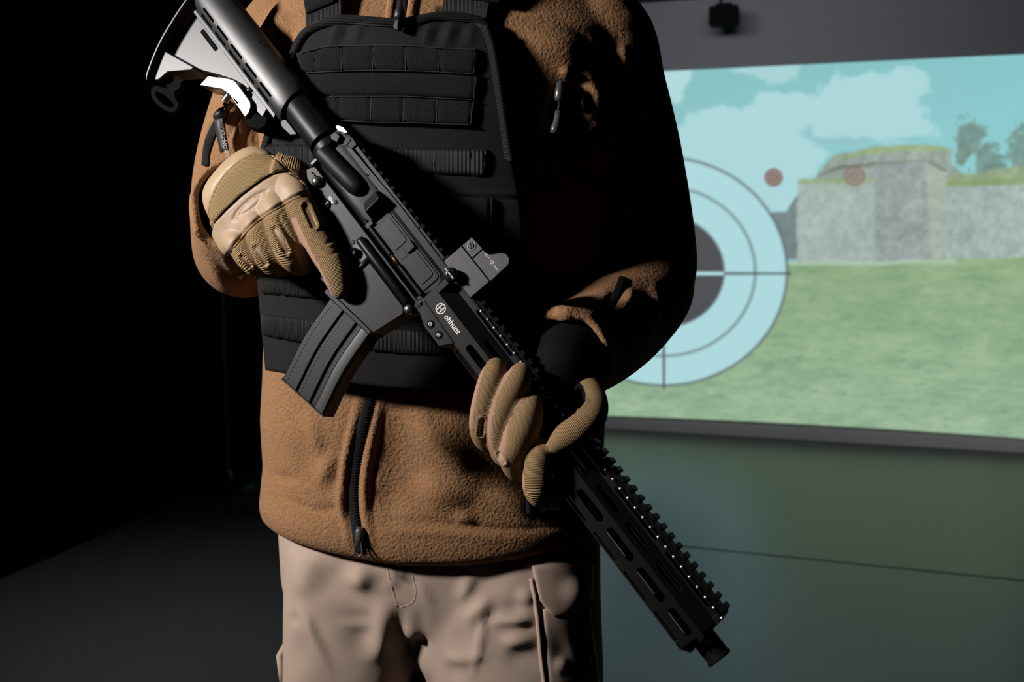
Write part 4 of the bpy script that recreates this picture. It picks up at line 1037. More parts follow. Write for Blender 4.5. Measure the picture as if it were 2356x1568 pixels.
for k in range(34):
    u0 = -27.2 + 9.98 * k
    if u0 > 306: break
    if tooth0 is None:
        tooth0 = prism('rail_tooth', [(0, 2.4), (5.4, 2.4), (5.4, 6.6), (0, 6.6)], -10.4, 10.4, 'rail_black', hg, .8e-3, seg=1); tooth0.location = (u0 / 1000, 0, 0)
        glint0 = lathe_w('rail_glint', 0, 0, [(1.55, 10.0), (1.5, 10.9), (1.1, 11.6), (.5, 11.95), (.05, 12)], 'glint_steel', hg, 12); glint0.location = ((u0 + 7.7) / 1000, 0, -.0017)  # bright domes stand in for the glints in the rail slots
    else:
        for src, du in ((tooth0, 0), (glint0, 7.7)):
            c_ = src.copy(); COL.objects.link(c_); c_.location.x = (u0 + du) / 1000
# side ridge lines, logo, clamp with two screws
prism('ridge_line', [(-60, -35.2), (-10, -37.2), (-10, -36.2), (-60, -34.4)], 20.6, 21.1, 'dead_black', hg, 0)
prism('rear_block', [(-62, -36.2), (-62, -7), (-56, -7), (-56, -36.2)], -20, 20.8, 'black_anodised', hg, .6e-3)
clamp = prism('barrel_clamp', [(-57.5, -44), (-57.5, -36.2), (-10, -37.4), (-17, -49.3), (-43, -49.3)], -20, 21.2, 'black_anodised', hg, .7e-3)
for u_ in (-38.2, -25.3):
    lathe_w('clamp_screw', u_, -43.3, [(3.75, 21.1), (3.75, 21.5), (3.3, 21.5), (2.0, 21.4), (1.9, 22.2), (1.35, 22.2), (1.25, 21.5)], 'dead_black', clamp)
    lathe_w('screw_ring', u_, -43.3, [(1.95, 21.4), (1.95, 22.35), (1.5, 22.4), (1.4, 21.7)], 'polished_steel', clamp, 18)
gtext('logo_word', 'ohhunt', -24.8, -27.7, 21.0, 7.3, 'white_print', hg, 0, True)
ring_o = circ(-43.2, -27.4, 5.0, 40); ring_i = circ(-43.2, -27.4, 4.1, 40)
prism('logo_ring', ring_o, 20.9, 21.12, 'white_print', hg, 0, holes=[ring_i])
prism('logo_bar', [(-45.6, -30.6), (-44.4, -30.9), (-44.4, -23.9), (-45.6, -24.4)], 20.9, 21.12, 'white_print', hg, 0)
prism('logo_bar', [(-42.0, -30.9), (-40.8, -30.4), (-40.8, -24.2), (-42.0, -23.9)], 20.9, 21.12, 'white_print', hg, 0)
prism('logo_bar', [(-45.0, -28.2), (-41.4, -27.4), (-41.4, -26.6), (-45.0, -27.4)], 20.9, 21.12, 'white_print', hg, 0)
# front end ring of the handguard, barrel, muzzle device
prism('front_chamfer', [(302, -44.4), (309, -44.4), (316, -39), (316, -36), (302, -36)], -13, 13, 'black_anodised', hg, .8e-3)
prism('front_frame', [(305, -40), (315.5, -38), (311, -1.5), (305, -1.5)], -11.5, 11.5, 'black_anodised', hg, .8e-3)
barrel = lathe_u('barrel', -25.5, 0, [(-60, 14), (-40, 14), (-39, 9.2), (120, 9.2), (121, 8), (305, 8)], 'matt_black')
lathe_u('gas_tube', -12.5, 0, [(-60, 2.4), (180, 2.4)], 'black_steel', barrel, 12)
V, F = loft_u([(170, -22, 12, 0, 10.5, 3), (200, -22, 12, 0, 10.5, 3)], 28); sharp(gobj('gas_block', V, F, 'matt_black', barrel))
prong = []
V, F = loft_u([(300, -25.5, 10.3, 0, 10.3), (331, -25.5, 10.3, 0, 10.3), (331.3, -25.5, 11.1, 0, 11.1), (333.5, -25.5, 11.1, 0, 11.1), (334.2, -25.5, 10.6, 0, 10.6)], 40)
fh = sharp(gobj('flash_hider', V, F, 'matt_black'))
V, F = loft_u([(312, -25.5, 8.2, 0, 8.2), (340, -25.5, 8.6, 0, 8.6)], 32); cut = [gobj('c', V, F, 'dead_black')]
cut.append(prism('c', rrect(314, 326.5, -26.4, -24.4, .9), -20, 20, 'dead_black', bevel=0))
cut.append(prism('c', rrect(314, 326.5, -45, -5, .9), -1, 1, 'dead_black', bevel=0))
boolean(fh, cut)

# ---- reflex sight on its mount
sight = prism('reflex_sight', [(-77, .6), (-76.2, 22), (-32.5, 22), (-33.2, -.8)], -13, 17.5, 'grey_sight_shell', bevel=.7e-3)
prism('sight_body', [(-76, 22.7), (-75.8, 34.2), (-67, 35.6), (-57, 35.3), (-52.5, 37), (-49, 41.5), (-46.3, 46), (-43.6, 48.4), (-40, 49), (-36.4, 48.4), (-33.6, 45.8), (-33, 42), (-32.8, 30), (-32.4, 22.7)], -12, 16.2, 'grey_sight_shell', sight, .7e-3)
prism('body_step', [(-76.2, 22.8), (-76, 34.5), (-60.5, 35.6), (-60.5, 22.8)], 15.8, 17.2, 'grey_sight_shell', sight, .5e-3)
prism('rail_clamp', [(-74, -6), (-74, 1), (-35, 1), (-35, -2), (-60, -5)], -13, 11.6, 'black_anodised', sight, .8e-3)
lathe_w('clamp_knob', -59.6, -.5, [(4.6, 15), (5.0, 17.5), (6.3, 19.5), (6.8, 22), (6.7, 24.5), (5.8, 26.8), (4.2, 28.2), (2.4, 28.6), (2.2, 26.5), (.2, 26.4)], 'black_steel', sight, 32)
prism('knob_slot', [(-66, -.9), (-53.2, -.9), (-53.2, .7), (-66, .7)], 27.0, 28.75, 'polished_steel', sight, .2e-3)
lathe_w('knob_centre', -59.6, -.1, [(2.5, 26), (2.5, 28.9), (1.9, 29), (1.7, 27.5)], 'dead_black', sight, 20)
dial = lathe_w('adjuster_dial', -69.8, 29.2, [(4.6, 17), (4.6, 17.6), (4.2, 17.7), (2.8, 17.7), (2.8, 18.2), (2.4, 18.4), (.2, 18.4)], 'dead_black', sight, 28)
lathe_w('dial_screw', -69.8, 29.2, [(2.6, 18.2), (2.5, 18.7), (.2, 18.75)], 'grey_sight_shell', dial, 20)
prism('dial_slot', [(-72.2, 29.9), (-67.4, 28.0), (-67.2, 28.6), (-72, 30.5)], 18.7, 18.85, 'dead_black', dial, 0)
tk = []
for k in range(30):
    a = 2 * math.pi * k / 30; c_, s_ = math.cos(a), math.sin(a)
    ctr = np.array(L((-69.8 + 3.75 * c_) / 1000, (29.2 + 3.75 * s_) / 1000, .0177))
    tk.append(box_verts(ctr, np.array([c_, 0, s_]) * .0005, np.array([-s_, 0, c_]) * .00016, np.array([0, -1, 0]) * .0001))
V, F = join_vf(tk); gobj('dial_marks', V, F, 'white_print', dial, False)
prism('dial_rim', circ(-69.8, 29.2, 4.9, 32), 17.1, 17.45, 'blue_print', dial, 0, holes=[circ(-69.8, 29.2, 4.45, 32)])
gtext('sight_word', 'SIGHT', -52.3, 34.6, 16.35, 2.5, 'white_print', sight, 0)
gtext('sight_word', 'MARK', -38.4, 33.9, 16.35, 2.5, 'white_print', sight, 0)
prism('sight_ring', circ(-45.3, 34.2, 1.75, 24), 16.2, 16.4, 'white_print', sight, 0, holes=[circ(-45.3, 34.2, 1.3, 24)])
for a in range(4):
    c_, s_ = math.cos(a * math.pi / 2), math.sin(a * math.pi / 2)
    prism('sight_ring_mark', [(-45.3 + c_ * .7 - s_ * .18, 34.2 + s_ * .7 + c_ * .18), (-45.3 + c_ * 2.2 - s_ * .18, 34.2 + s_ * 2.2 + c_ * .18), (-45.3 + c_ * 2.2 + s_ * .18, 34.2 + s_ * 2.2 - c_ * .18), (-45.3 + c_ * .7 + s_ * .18, 34.2 + s_ * .7 - c_ * .18)], 16.2, 16.4, 'white_print', sight, 0)
# lens hood frame and tilted lens at the front of the sight
prism('lens_hood', [(-38, 24), (-37, 50), (-33, 51.5), (-29, 49.5), (-30.5, 24)], -14, -10.5, 'grey_sight_shell', sight, .8e-3)
prism('lens_hood', [(-36, 46), (-35.5, 50), (-28.5, 50), (-29.5, 46.5)], -13, 10, 'matt_black', sight, .8e-3)
prism('lens', [(-35.2, 24), (-34, 47), (-32.6, 47), (-33.6, 24)], -10.5, 9, 'coated_glass', sight, .2e-3)
# ------------------------------------------------------------------ gloves: palm and five fingers grown as one surface, then cut into knit, leather and strap panels
principled('tan_leather', (0.33, 0.228, 0.145), 0.5, spec=0.3); noise_bump(MATS['tan_leather'], 420, 0.25, .0008, colvar=.12)
principled('shiny_tan_leather', (0.37, 0.26, 0.160), 0.45, spec=0.35); noise_bump(MATS['shiny_tan_leather'], 500, 0.15, .0006, colvar=.06)
principled('brown_leather', (0.20, 0.110, 0.055), 0.5); noise_bump(MATS['brown_leather'], 500, 0.2, .0006)
principled('pink_suede', (0.30, 0.170, 0.115), 0.9); noise_bump(MATS['pink_suede'], 900, 0.5, .0008)
principled('palm_black_cuff_shade', (0.005, 0.0048, 0.005), 0.8, spec=.06); noise_bump(MATS['palm_black_cuff_shade'], 300, 0.3, .001)  # the palm's own black leather; on the wrist cuff it stands for shade
attr_ribbed('tan_knit', (0.33, 0.208, 0.098), 0.85, .00118, 0.8, .0006)
attr_ribbed('strap_elastic', (0.38, 0.245, 0.115), 0.75, .0009, 0.8, .0004)

def gw_pt(px, py, w):
    u, v_ = guv(px, py, w / 1000); return GP(u, v_, w / 1000)
def finger(rows, n=26, ring=22):
    """rows (px, py, w mm, r m) -> tube with rounded tip, and its centre line"""
    P = np.array([gw_pt(r[0], r[1], r[2]) for r in rows]); R = np.array([r[3] for r in rows])
    Q = smooth_path(np.c_[P, R], n)
    t = Q[0, :3] - Q[1, :3]; t /= np.linalg.norm(t); r0 = Q[0, 3]
    cap = [np.r_[Q[0, :3] + t * r0 * math.sin(a), r0 * math.cos(a)] for a in (1.45, 1.15, .8, .4)]
    A = np.vstack([cap, Q])
    V, F = tube(A[:, :3], list(A[:, 3]), ring)
    return (V, F), A
def palm(secs, n=40, e=2.4):
    V = []; F = []; C = []
    secs = smooth_path(np.array(secs, float), 26)
    for x1, y1, x2, y2, w, ht in secs:
        a, b_ = gw_pt(x1, y1, w), gw_pt(x2, y2, w); c_ = (a + b_) / 2; ax = (b_ - a) / 2; C.append(c_)
        for j in range(n):
            th = 2 * math.pi * j / n; cc, ss_ = math.cos(th), math.sin(th)
            V.append(c_ + ax * math.copysign(abs(cc) ** (2 / e), cc) + gwW * (ht / 1000) * math.copysign(abs(ss_) ** (2 / e), ss_))
    k = len(secs)
    for i in range(k - 1):
        for j in range(n): F.append((i * n + j, i * n + (j + 1) % n, (i + 1) * n + (j + 1) % n, (i + 1) * n + j))
    F.append(tuple(range(n))[::-1]); F.append(tuple((k - 1) * n + j for j in range(n)))
    V = np.array(V); c0 = V[:n].mean(0); c1 = V[-n:].mean(0)
    return (V, F), np.array(C)
def nearest_along(V, lines):
    """index of the closest finger and distance along it"""
    best = np.full(len(V), 1e9); al = np.zeros(len(V)); who = np.zeros(len(V), int)
    for k, A in enumerate(lines):
        s = np.r_[0, np.cumsum(np.linalg.norm(np.diff(A[:, :3], axis=0), axis=1))]
        for i in range(len(A) - 1):
            a, b_ = A[i, :3], A[i + 1, :3]; ab = b_ - a; L2 = ab @ ab + 1e-12
            t = np.clip(((V - a) @ ab) / L2, 0, 1); d = np.linalg.norm(V - a - t[:, None] * ab, axis=1) - (A[i, 3] if A.shape[1] > 3 else 0)
            m_ = d < best; best[m_] = d[m_]; who[m_] = k
    for k, A in enumerate(lines):
        B = smooth_path(A[::3, :3], len(A) * 2); s = np.r_[0, np.cumsum(np.linalg.norm(np.diff(B, axis=0), axis=1))]
        ix = np.where(who == k)[0]; bb = np.full(len(ix), 1e9); Q = V[ix]
        for i in range(len(B) - 1):
            a, b_ = B[i], B[i + 1]; ab = b_ - a; L2 = ab @ ab + 1e-12
            t = np.clip(((Q - a) @ ab) / L2, 0, 1); d = np.linalg.norm(Q - a - t[:, None] * ab, axis=1)
            m_ = d < bb; bb[m_] = d[m_]; al[ix[m_]] = (s[i] + t * (s[i + 1] - s[i]))[m_]
    return who, al, best
def sdf(px, py, poly):
    d, _ = seg_dist(px, py, list(poly) + [poly[0]]); return np.where(in_poly(px, py, poly), d, -d)
def capsule(p0, p1, r, n=8):
    a = math.atan2(p1[1] - p0[1], p1[0] - p0[0]); P = []
    for k in range(n + 1): t = a - math.pi / 2 + math.pi * k / n; P.append((p1[0] + r * math.cos(t), p1[1] + r * math.sin(t)))
    for k in range(n + 1): t = a + math.pi / 2 + math.pi * k / n; P.append((p0[0] + r * math.cos(t), p0[1] + r * math.sin(t)))
    return P
def split_parts(name, V, Fq, zone, along, zmap, label_root=None):
    """faces by zone -> base mesh 'name' (zone 0) and one child mesh per other zone"""
    Fq = np.asarray(Fq); fz = zone[Fq[:, 0]]; root = None
    def islands(sel):
        lab = np.arange(len(V)); f_ = Fq[sel]
        while True:
            m_ = lab[f_].min(1); new = lab.copy()
            for c_ in range(4): np.minimum.at(new, f_[:, c_], m_)
            new = new[new]
            if (new == lab).all(): return lab[f_[:, 0]]
            lab = new
    groups = []
    for zk in sorted(zmap):
        if zk == 0: continue
        sel = np.where(fz == zk)[0]
        if not len(sel): continue
        lb = islands(sel)
        for l_ in np.unique(lb):
            s_ = sel[lb == l_]
            if len(s_) < 60: fz[s_] = 0
            else: groups.append((zk, s_))
    base = np.where(fz == 0)[0]; lb = islands(base); big = np.bincount(lb).argmax()
    for l_ in np.unique(lb):
        if l_ == big: continue
        s_ = base[lb == l_]; nb = np.isin(Fq, np.unique(Fq[s_])).any(1) & (fz != 0)
        z_ = np.bincount(fz[nb]).argmax() if nb.any() else 0
        for gi, (zk, gs) in enumerate(groups):
            if zk == z_ and np.isin(Fq[gs], np.unique(Fq[s_])).any(): groups[gi] = (zk, np.r_[gs, s_]); break
    groups.insert(0, (0, base[lb == big]))
    for zk, s_ in groups:
        nm, mat = zmap[zk]; fs = Fq[s_]
        ids, inv = np.unique(fs, return_inverse=True)
        o = cpart(nm, V[ids], inv.reshape(-1, 4), mat, root if root is not None else person)
        if root is None: root = o
        at_ = o.data.attributes.new('along', 'FLOAT', 'POINT'); at_.data.foreach_set('value', along[ids].astype(np.float32))
    return root
def facing(V, Fq):
    N = normals(V, Fq); e = np.array([0, 0, CAMZ]) - V; e /= np.linalg.norm(e, axis=1, keepdims=True); return (N * e).sum(1), N

# ---- right glove (image left), round the pistol grip with the index finger along the receiver
RF = dict(index=[(783, 662, 23, .0108), (778, 643, 23.5, .0128), (767, 613, 24, .0135), (745, 577, 24, .0140), (725, 540, 23.5, .0144), (704, 500, 22.5, .0148), (685, 470, 19, .0155), (670, 432, 14, .015), (650, 392, 0, .014)],
          middle=[(676, 585, -20, .0125), (692, 600, -8, .0135), (686, 602, 8, .0142), (670, 580, 23, .0150), (655, 540, 27, .0154), (643, 500, 25, .0156), (627, 462, 15, .015), (605, 425, 0, .014)],
          ring=[(640, 580, -20, .0120), (652, 598, -8, .0128), (645, 606, 7, .0136), (628, 600, 20, .0142), (612, 570, 25, .0148), (598, 532, 23, .0150), (585, 495, 13, .0145), (567, 458, 0, .013)],
          pinky=[(604, 590, -14, .0110), (610, 604, 0, .0118), (592, 608, 14, .0125), (573, 594, 21, .0126), (556, 566, 20, .0134), (545, 540, 12, .0135), (527, 500, 0, .012)],
          thumb=[(752, 508, -26, .0105), (738, 472, -24, .0120), (714, 432, -14, .0135), (680, 405, 5, .0165), (630, 392, 16, .019)])
RPALM = [(486, 465, 560, 372, -40, 20), (476, 470, 585, 345, -16, 26), (476, 478, 610, 343, 4, 27), (485, 512, 660, 378, 10, 24), (498, 548, 698, 418, 11, 21), (522, 586, 708, 462, 12, 17.5), (542, 596, 692, 492, 10, 12)]
shells = []; lines = []
for k in RF: s_, A = finger(RF[k]); shells.append(s_); lines.append(A)
s_, C = palm(RPALM); shells.append(s_); lines.append(np.c_[C, np.full(len(C), .012)])
GV, GF, GE = remeshed(*join_vf(shells), .00110, 16)
px, py, dd = PX(GV); fc, N = facing(GV, GF)
BAND_UP = [(478, 500), (483, 471), (500, 428), (527, 391), (559, 366), (591, 354), (623, 357)]
BAND_LO = [(663, 394), (640, 396), (607, 411), (554, 450), (516, 486), (492, 512)]
GUARD_LO = [(711, 450), (692, 452), (674, 458), (653, 471), (607, 498), (570, 530), (540, 568), (522, 592)]
POLY = {'strap': BAND_UP + [(645, 374)] + BAND_LO, 'guard': BAND_LO[::-1] + [(672, 403), (706, 428)] + GUARD_LO + [(480, 560)], 'cuff': [(400, 560), (430, 300), (640, 320)] + BAND_UP[::-1]}
front = np.clip((fc + .05) / .25, 0, 1)
sm = lambda d, a: np.clip(d / a, 0, 1) ** 2 * (3 - 2 * np.clip(d / a, 0, 1))
D = np.zeros(len(GV))
sg = sdf(px, py, POLY['guard']); D += .0024 * sm(sg, 7); D -= .0012 * np.exp(-(sg / 4) ** 2) * (sg < 3)
ssb = sdf(px, py, POLY['strap']); D += .0014 * sm(ssb, 4); D -= .0012 * np.exp(-((ssb + 2) / 3) ** 2)
# knuckles and dents of the hard panel
for (x, y, r_, a) in ((682, 438, 30, 1.8), (632, 472, 30, 1.0), (585, 510, 26, 1.0), (540, 556, 24, 1.2), (520, 530, 18, -.8), (612, 486, 16, -.8), (660, 452, 14, -.8), (562, 532, 14, -.8), (530, 588, 12, -1.0)):
    D += a * .001 * np.exp(-(((px - x) ** 2 + (py - y) ** 2) / r_ ** 2))
# pressed oval emblem
ea = math.atan2(540 - 765, 720 - 455); ex = (px - 578) * math.cos(ea) + (py - 474) * math.sin(ea); ey = -(px - 578) * math.sin(ea) + (py - 474) * math.cos(ea)
for A_, B_ in ((46, 12.5), (31, 7.5)):
    er = np.hypot(ex / A_, ey / B_); D += -.0011 * np.exp(-(((er - 1) * B_) / 1.9) ** 2)
# creases of the index finger and the gaps between fingers
for poly, w_, a in (([(722, 556), (745, 566), (772, 548)], 5, -1.0), ([(730, 582), (752, 590), (785, 574)], 4, -.8), ([(735, 570), (765, 562)], 4, 1.0), ([(640, 500), (690, 580), (705, 612)], 5, -1.5)):
    ds, _ = seg_dist(px, py, poly); D += a * .001 * np.exp(-(ds / w_) ** 2)
OV = [((704, 476), (722, 518), 9), ((633, 528), (659, 578), 8), ((589, 570), (610, 606), 7), ((556, 590), (576, 612), 5)]
zone = np.zeros(len(GV), int)
zone[(ssb > 0) & (fc > -.1)] = 1
zone[(sg > 0) & (fc > -.1)] = 2
sc_ = sdf(px, py, POLY['cuff']); zone[(sc_ > 0) & (zone == 0)] = 3
who, along, _ = nearest_along(GV, lines); along = lap(along[:, None], GE, 12)[:, 0]
for q0, q1, r_ in OV:
    d_ = sdf(px, py, capsule(q0, q1, r_))
    D += -.0016 * sm(d_, 3) + .0011 * np.exp(-((d_ + 3.5) / 2.4) ** 2)
    zone[(d_ > 1) & (fc > .1) & (zone == 0)] = 4
# strap ribs run along the strap, so measure across it
ap = np.c_[GV]; bl, bt = seg_dist(px, py, smooth_path(np.array(BAND_LO, float), 40)); along[zone == 1] = (bl[zone == 1] / 2480)
# inner (pink suede) flank of the index finger
fl = [(676, 505), (703, 565), (727, 610), (757, 676), (772, 690)]
dfl, _ = seg_dist(px, py, fl); zone[(who == 0) & (dfl < 7) & (zone == 0)] = 5
GV = GV + N * (D * front)[:, None]
GV = lap(GV, GE, 1, .3)
glove_r = split_parts('glove', GV, GF, zone, along, {0: ('glove', 'tan_knit'), 1: ('wrist_strap', 'strap_elastic'), 2: ('knuckle_panel', 'tan_leather'), 3: ('glove_cuff', 'shiny_tan_leather'), 4: ('finger_patch', 'brown_leather'), 5: ('finger_flank', 'pink_suede')})

GB = bvh_of(GV, GF)
def glove_seam(name, pts, width, thick, mat, bvh, parent, n=50): ribbon(name, pts, width, thick, mat, bvh, parent, n=n, nv=5)
glove_seam('panel_seam', GUARD_LO[1:-1], .0026, .0012, 'tan_knit', GB, glove_r)
glove_seam('strap_seam_gap', [(478, 504)] + BAND_UP[1:], .0018, .0006, 'tan_knit', GB, glove_r)
glove_seam('strap_seam_gap', BAND_LO, .0020, .0002, 'dead_black', GB, glove_r)  # black strip stands in for the shaded gap under the strap
glove_seam('side_seam', [(625, 358), (650, 376), (668, 400), (690, 415), (704, 426)], .0022, .0010, 'tan_knit', GB, glove_r)

# ---- left glove (image right), wrapped round the handguard
LF = dict(index=[(1141, 847, 30, .0098), (1136, 868, 33, .0120), (1125, 905, 33.5, .0124), (1113, 945, 32, .0119), (1108, 980, 25, .0112), (1118, 1006, 11, .0118), (1145, 1015, -6, .0125), (1185, 1000, -24, .013)],
          middle=[(1199, 858, 30, .0100), (1189, 885, 33, .0124), (1169, 925, 34, .0126), (1153, 967, 33, .0112), (1147, 1010, 26, .0098), (1158, 1042, 12, .0112), (1184, 1048, -6, .0122), (1220, 1030, -24, .013)],
          ring=[(1226, 926, 29, .0088), (1219, 945, 33, .0126), (1206, 985, 34.5, .0141), (1189, 1025, 33, .0130), (1178, 1056, 25, .0112), (1192, 1078, 10, .0116), (1218, 1078, -8, .0122), (1250, 1055, -24, .013)],
          pinky=[(1247, 1024, 27, .0066), (1243, 1045, 31, .0106), (1237, 1085, 32, .0122), (1237, 1120, 31, .0124), (1243, 1138, 23, .0112), (1258, 1138, 8, .0112), (1274, 1120, -10, .0118), (1290, 1085, -24, .012)],
          thumb=[(1284, 1020, 33, .0092), (1300, 1007, 34, .0116), (1330, 989, 32, .0124), (1358, 966, 24, .0124), (1370, 938, 10, .0115), (1364, 910, -8, .0115), (1345, 890, -24, .013), (1310, 890, -36, .015)])
LPALM = [(1262, 790, 1372, 868, -72, 17), (1248, 805, 1366, 885, -56, 18), (1230, 840, 1362, 910, -44, 18), (1212, 890, 1366, 945, -36, 17), (1196, 945, 1350, 1000, -33, 16), (1188, 985, 1310, 1065, -30, 14), (1196, 1005, 1300, 1085, -27, 11)]
shells = []; lines = []
for k in LF: s_, A = finger(LF[k]); shells.append(s_); lines.append(A)
s_, C = palm(LPALM); shells.append(s_); lines.append(np.c_[C, np.full(len(C), .012)])
HV_, HF_, HE_ = remeshed(*join_vf(shells), .00115, 14)
px, py, dd = PX(HV_); fc, N = facing(HV_, HF_)
who, along, _ = nearest_along(HV_, lines); along = lap(along[:, None], HE_, 12)[:, 0]
zone = np.zeros(len(HV_), int)
edge = [(1285, 812), (1320, 855), (1347, 896), (1349, 922), (1328, 942), (1300, 962), (1275, 984), (1263, 1005)]
pal = [(1180, 780)] + edge + [(1255, 1030), (1200, 1000), (1150, 900)]
zone[(sdf(px, py, pal) > 0) & ((who == 5) | (who == 4))] = 1
zone[(who == 5) & (zone == 0) & (px < 1330)] = 1
D = np.zeros(len(HV_))
for q0, q1, r_ in (((1110, 968), (1106, 998), 6), ((1150, 1042), (1160, 1062), 4)):
    d_ = sdf(px, py, capsule(q0, q1, r_)); D += (-.0014 * sm(d_, 3) + .0012 * np.exp(-((d_ + 3.5) / 2.4) ** 2)) * (fc > 0)
    zone[(d_ > 1) & (fc > .1) & (zone == 0)] = 2
for poly, w_, a in (([(1310, 950), (1335, 930), (1346, 905)], 6, -1.5), ([(1300, 930), (1325, 915)], 5, 1.2), ([(1270, 985), (1300, 965), (1330, 945)], 4, 1.2), ([(1345, 900), (1352, 925), (1332, 945)], 4, 1.2)):
    ds, _ = seg_dist(px, py, poly); D += a * .001 * np.exp(-(ds / w_) ** 2) * (fc > 0)
# suede seams on the flank of each finger
for wk, fl, t_ in ((0, [(1112, 838), (1098, 885), (1086, 955), (1086, 985)], 5), (1, [(1174, 845), (1150, 885), (1135, 925), (1127, 985), (1138, 1041), (1155, 1066)], 6), (2, [(1226, 901), (1206, 907), (1186, 927), (1165, 966), (1155, 1025), (1158, 1060)], 8), (3, [(1240, 1006), (1222, 1020), (1205, 1045), (1200, 1080), (1203, 1134), (1210, 1156)], 5)):
    ds, _ = seg_dist(px, py, smooth_path(np.array(fl, float), 30)); zone[(who == wk) & (ds < t_) & (zone == 0)] = 3
    D += .0006 * np.exp(-(ds / 4) ** 2) * (who == wk)
HV_ = HV_ + N * D[:, None]; HV_ = lap(HV_, HE_, 1, .3)
glove_l = split_parts('glove', HV_, HF_, zone, along, {0: ('glove', 'tan_knit'), 1: ('palm_panel', 'palm_black_cuff_shade'), 2: ('finger_patch', 'tan_leather'), 3: ('finger_flank', 'pink_suede')})
# ------------------------------------------------------------------ small clothing details
def ptube_obj(name, rows, mat, parent, n=14, org=PORG, sh=None):
    P = [V3(r[0], r[1], r[2]) for r in rows]; V, F = tube(P, [r[3] for r in rows], n)
    o = obj_from(name, V, F, mat, parent, True, org=org)
    if sh: sharp(o, sh)
    return o
principled('slate_plastic', (0.05, 0.05, 0.053), 0.3, spec=.6)
principled('navy_patch', (0.006, 0.006, 0.02), 0.8)
def jd(px, py, lift=0.0):
    """depth of the jacket at a pixel, lifted towards the lens"""
    p, n = hit(JB, px, py)
    return float(PX(np.array(p))[2]) - lift
# chest pocket zip and its pull
zc, P, N, T, S = ribbon('pocket_zip', [(1294, 186), (1284, 240), (1270, 310), (1258, 400)], .013, .0012, 'black_zip_fabric', JB, jacket, lift=.0005)
V, F = frame_boxes(P, N, T, S, .0016, (.003, .001, .0016), .0016, .0006); tag(cpart('zip_teeth', V, F, 'black_plastic', jacket, False), kind='stuff')
d0 = jd(1288, 205, .006)
pull = ptube_obj('zip_pull', [(1291, 186, d0, .0022), (1289, 194, d0 - .001, .0042), (1287, 210, d0 - .002, .0046), (1286, 226, d0 - .002, .0052), (1286, 233, d0 - .002, .0035)], 'slate_plastic', jacket)
ptube_obj('pull_cord', [(1287, 228, d0 - .003, .0013), (1286, 245, d0 - .005, .0013), (1284, 258, d0 - .006, .0013)], 'black_cord', pull)
ptube_obj('pull_grip', [(1285, 255, d0 - .006, .0034), (1284, 268, d0 - .006, .0040), (1281, 284, d0 - .007, .0042), (1277, 296, d0 - .007, .0050), (1276, 305, d0 - .007, .0052), (1276, 308, d0 - .007, .002)], 'slate_plastic', pull)
# collar zip and its pull hanging over the vest edge
ribbon('zip_tape', [(934, -40), (926, 0), (922, 50)], .013, .0012, 'black_nylon', JB, jacket, lift=.001, n=16)
for dx in (-24, 24): ribbon('zip_placket', [(934 + dx, -40), (926 + dx, 0), (919 + dx, 50)], .009, .004, 'brown_fleece', JB, jacket, n=16)
vt = vest_pt(920, 45, .012); dv_ = float(PX(vt)[2])
pull2 = ptube_obj('zip_pull', [(925, -20, dv_ + .004, .0016), (922, 10, dv_ + .001, .0020), (920, 26, dv_ - .001, .0052), (918, 40, dv_ - .002, .0056), (917, 47, dv_ - .002, .0035)], 'black_plastic', jacket)
qd = dv_ - .004
front = np.array([[W(909, 44, qd), W(904, 60, qd), W(906, 67, qd)], [W(917, 42, qd - .002), W(915, 62, qd - .002), W(916, 70, qd - .002)], [W(925, 44, qd), W(926, 62, qd), W(922, 71, qd)]])
V, F = thick_grid(front, front + np.array([0, .004, 0])); add_bevel(cpart('pull_grip', V, F, 'matt_black', pull2), .001)
# front zip slider at the hem
p, n = hit(JB, 827, 1236); ds_ = float(PX(np.array(p))[2]) - .004
sl = ptube_obj('zip_slider', [(827, 1212, ds_, .003), (827, 1220, ds_ - .001, .0046), (827, 1238, ds_ - .001, .0046), (827, 1248, ds_, .0034)], 'slate_plastic', jacket)
lp = smooth_path([(824, 1240), (818, 1258), (816, 1272), (821, 1279), (828, 1279), (833, 1272), (832, 1258), (829, 1241)], 30)
ptube_obj('slider_loop', [(x, y, ds_ - .003, .0011) for x, y in lp], 'slate_plastic', sl, 8)
# near sleeve: ribbed zip, slider with cord, printed tag
ribbon('sleeve_zip', [(516, 262), (498, 292), (484, 322), (476, 352), (474, 380)], .0115, .003, 'black_webbing', JB, jacket, lift=.001)
da = jd(512, 262, .008)
ss_ = ptube_obj('zip_slider', [(494, 270, da, .003), (502, 266, da - .002, .0055), (514, 258, da - .004, .0062), (524, 250, da - .004, .004)], 'black_plastic', jacket)
ptube_obj('slider_pin', [(513, 253, da - .009, .0018), (520, 245, da - .010, .0018)], 'bright_steel', ss_, 10)
ptube_obj('cord_end', [(519, 247, da - .009, .0042), (521, 245, da - .009, .0052), (531, 236, da - .010, .0052), (532, 234, da - .010, .0045)], 'slate_plastic', ss_, 16, sh=40)
ta = da - .002
g = np.array([[W(494, 274, ta - .004), W(495, 296, ta - .003), W(500, 322, ta - .001), W(507, 352, ta)], [W(516, 270, ta - .006), W(518, 290, ta - .006), W(521, 315, ta - .005), W(527, 345, ta - .004)]])
V, F = thick_grid(np.stack([np.array([smooth_path(r, 10)])[0] for r in g]), np.stack([smooth_path(r, 10) for r in g]) + np.array([0, .0012, 0]))
tg_ = cpart('printed_tag', V, F, 'black_cord', jacket)
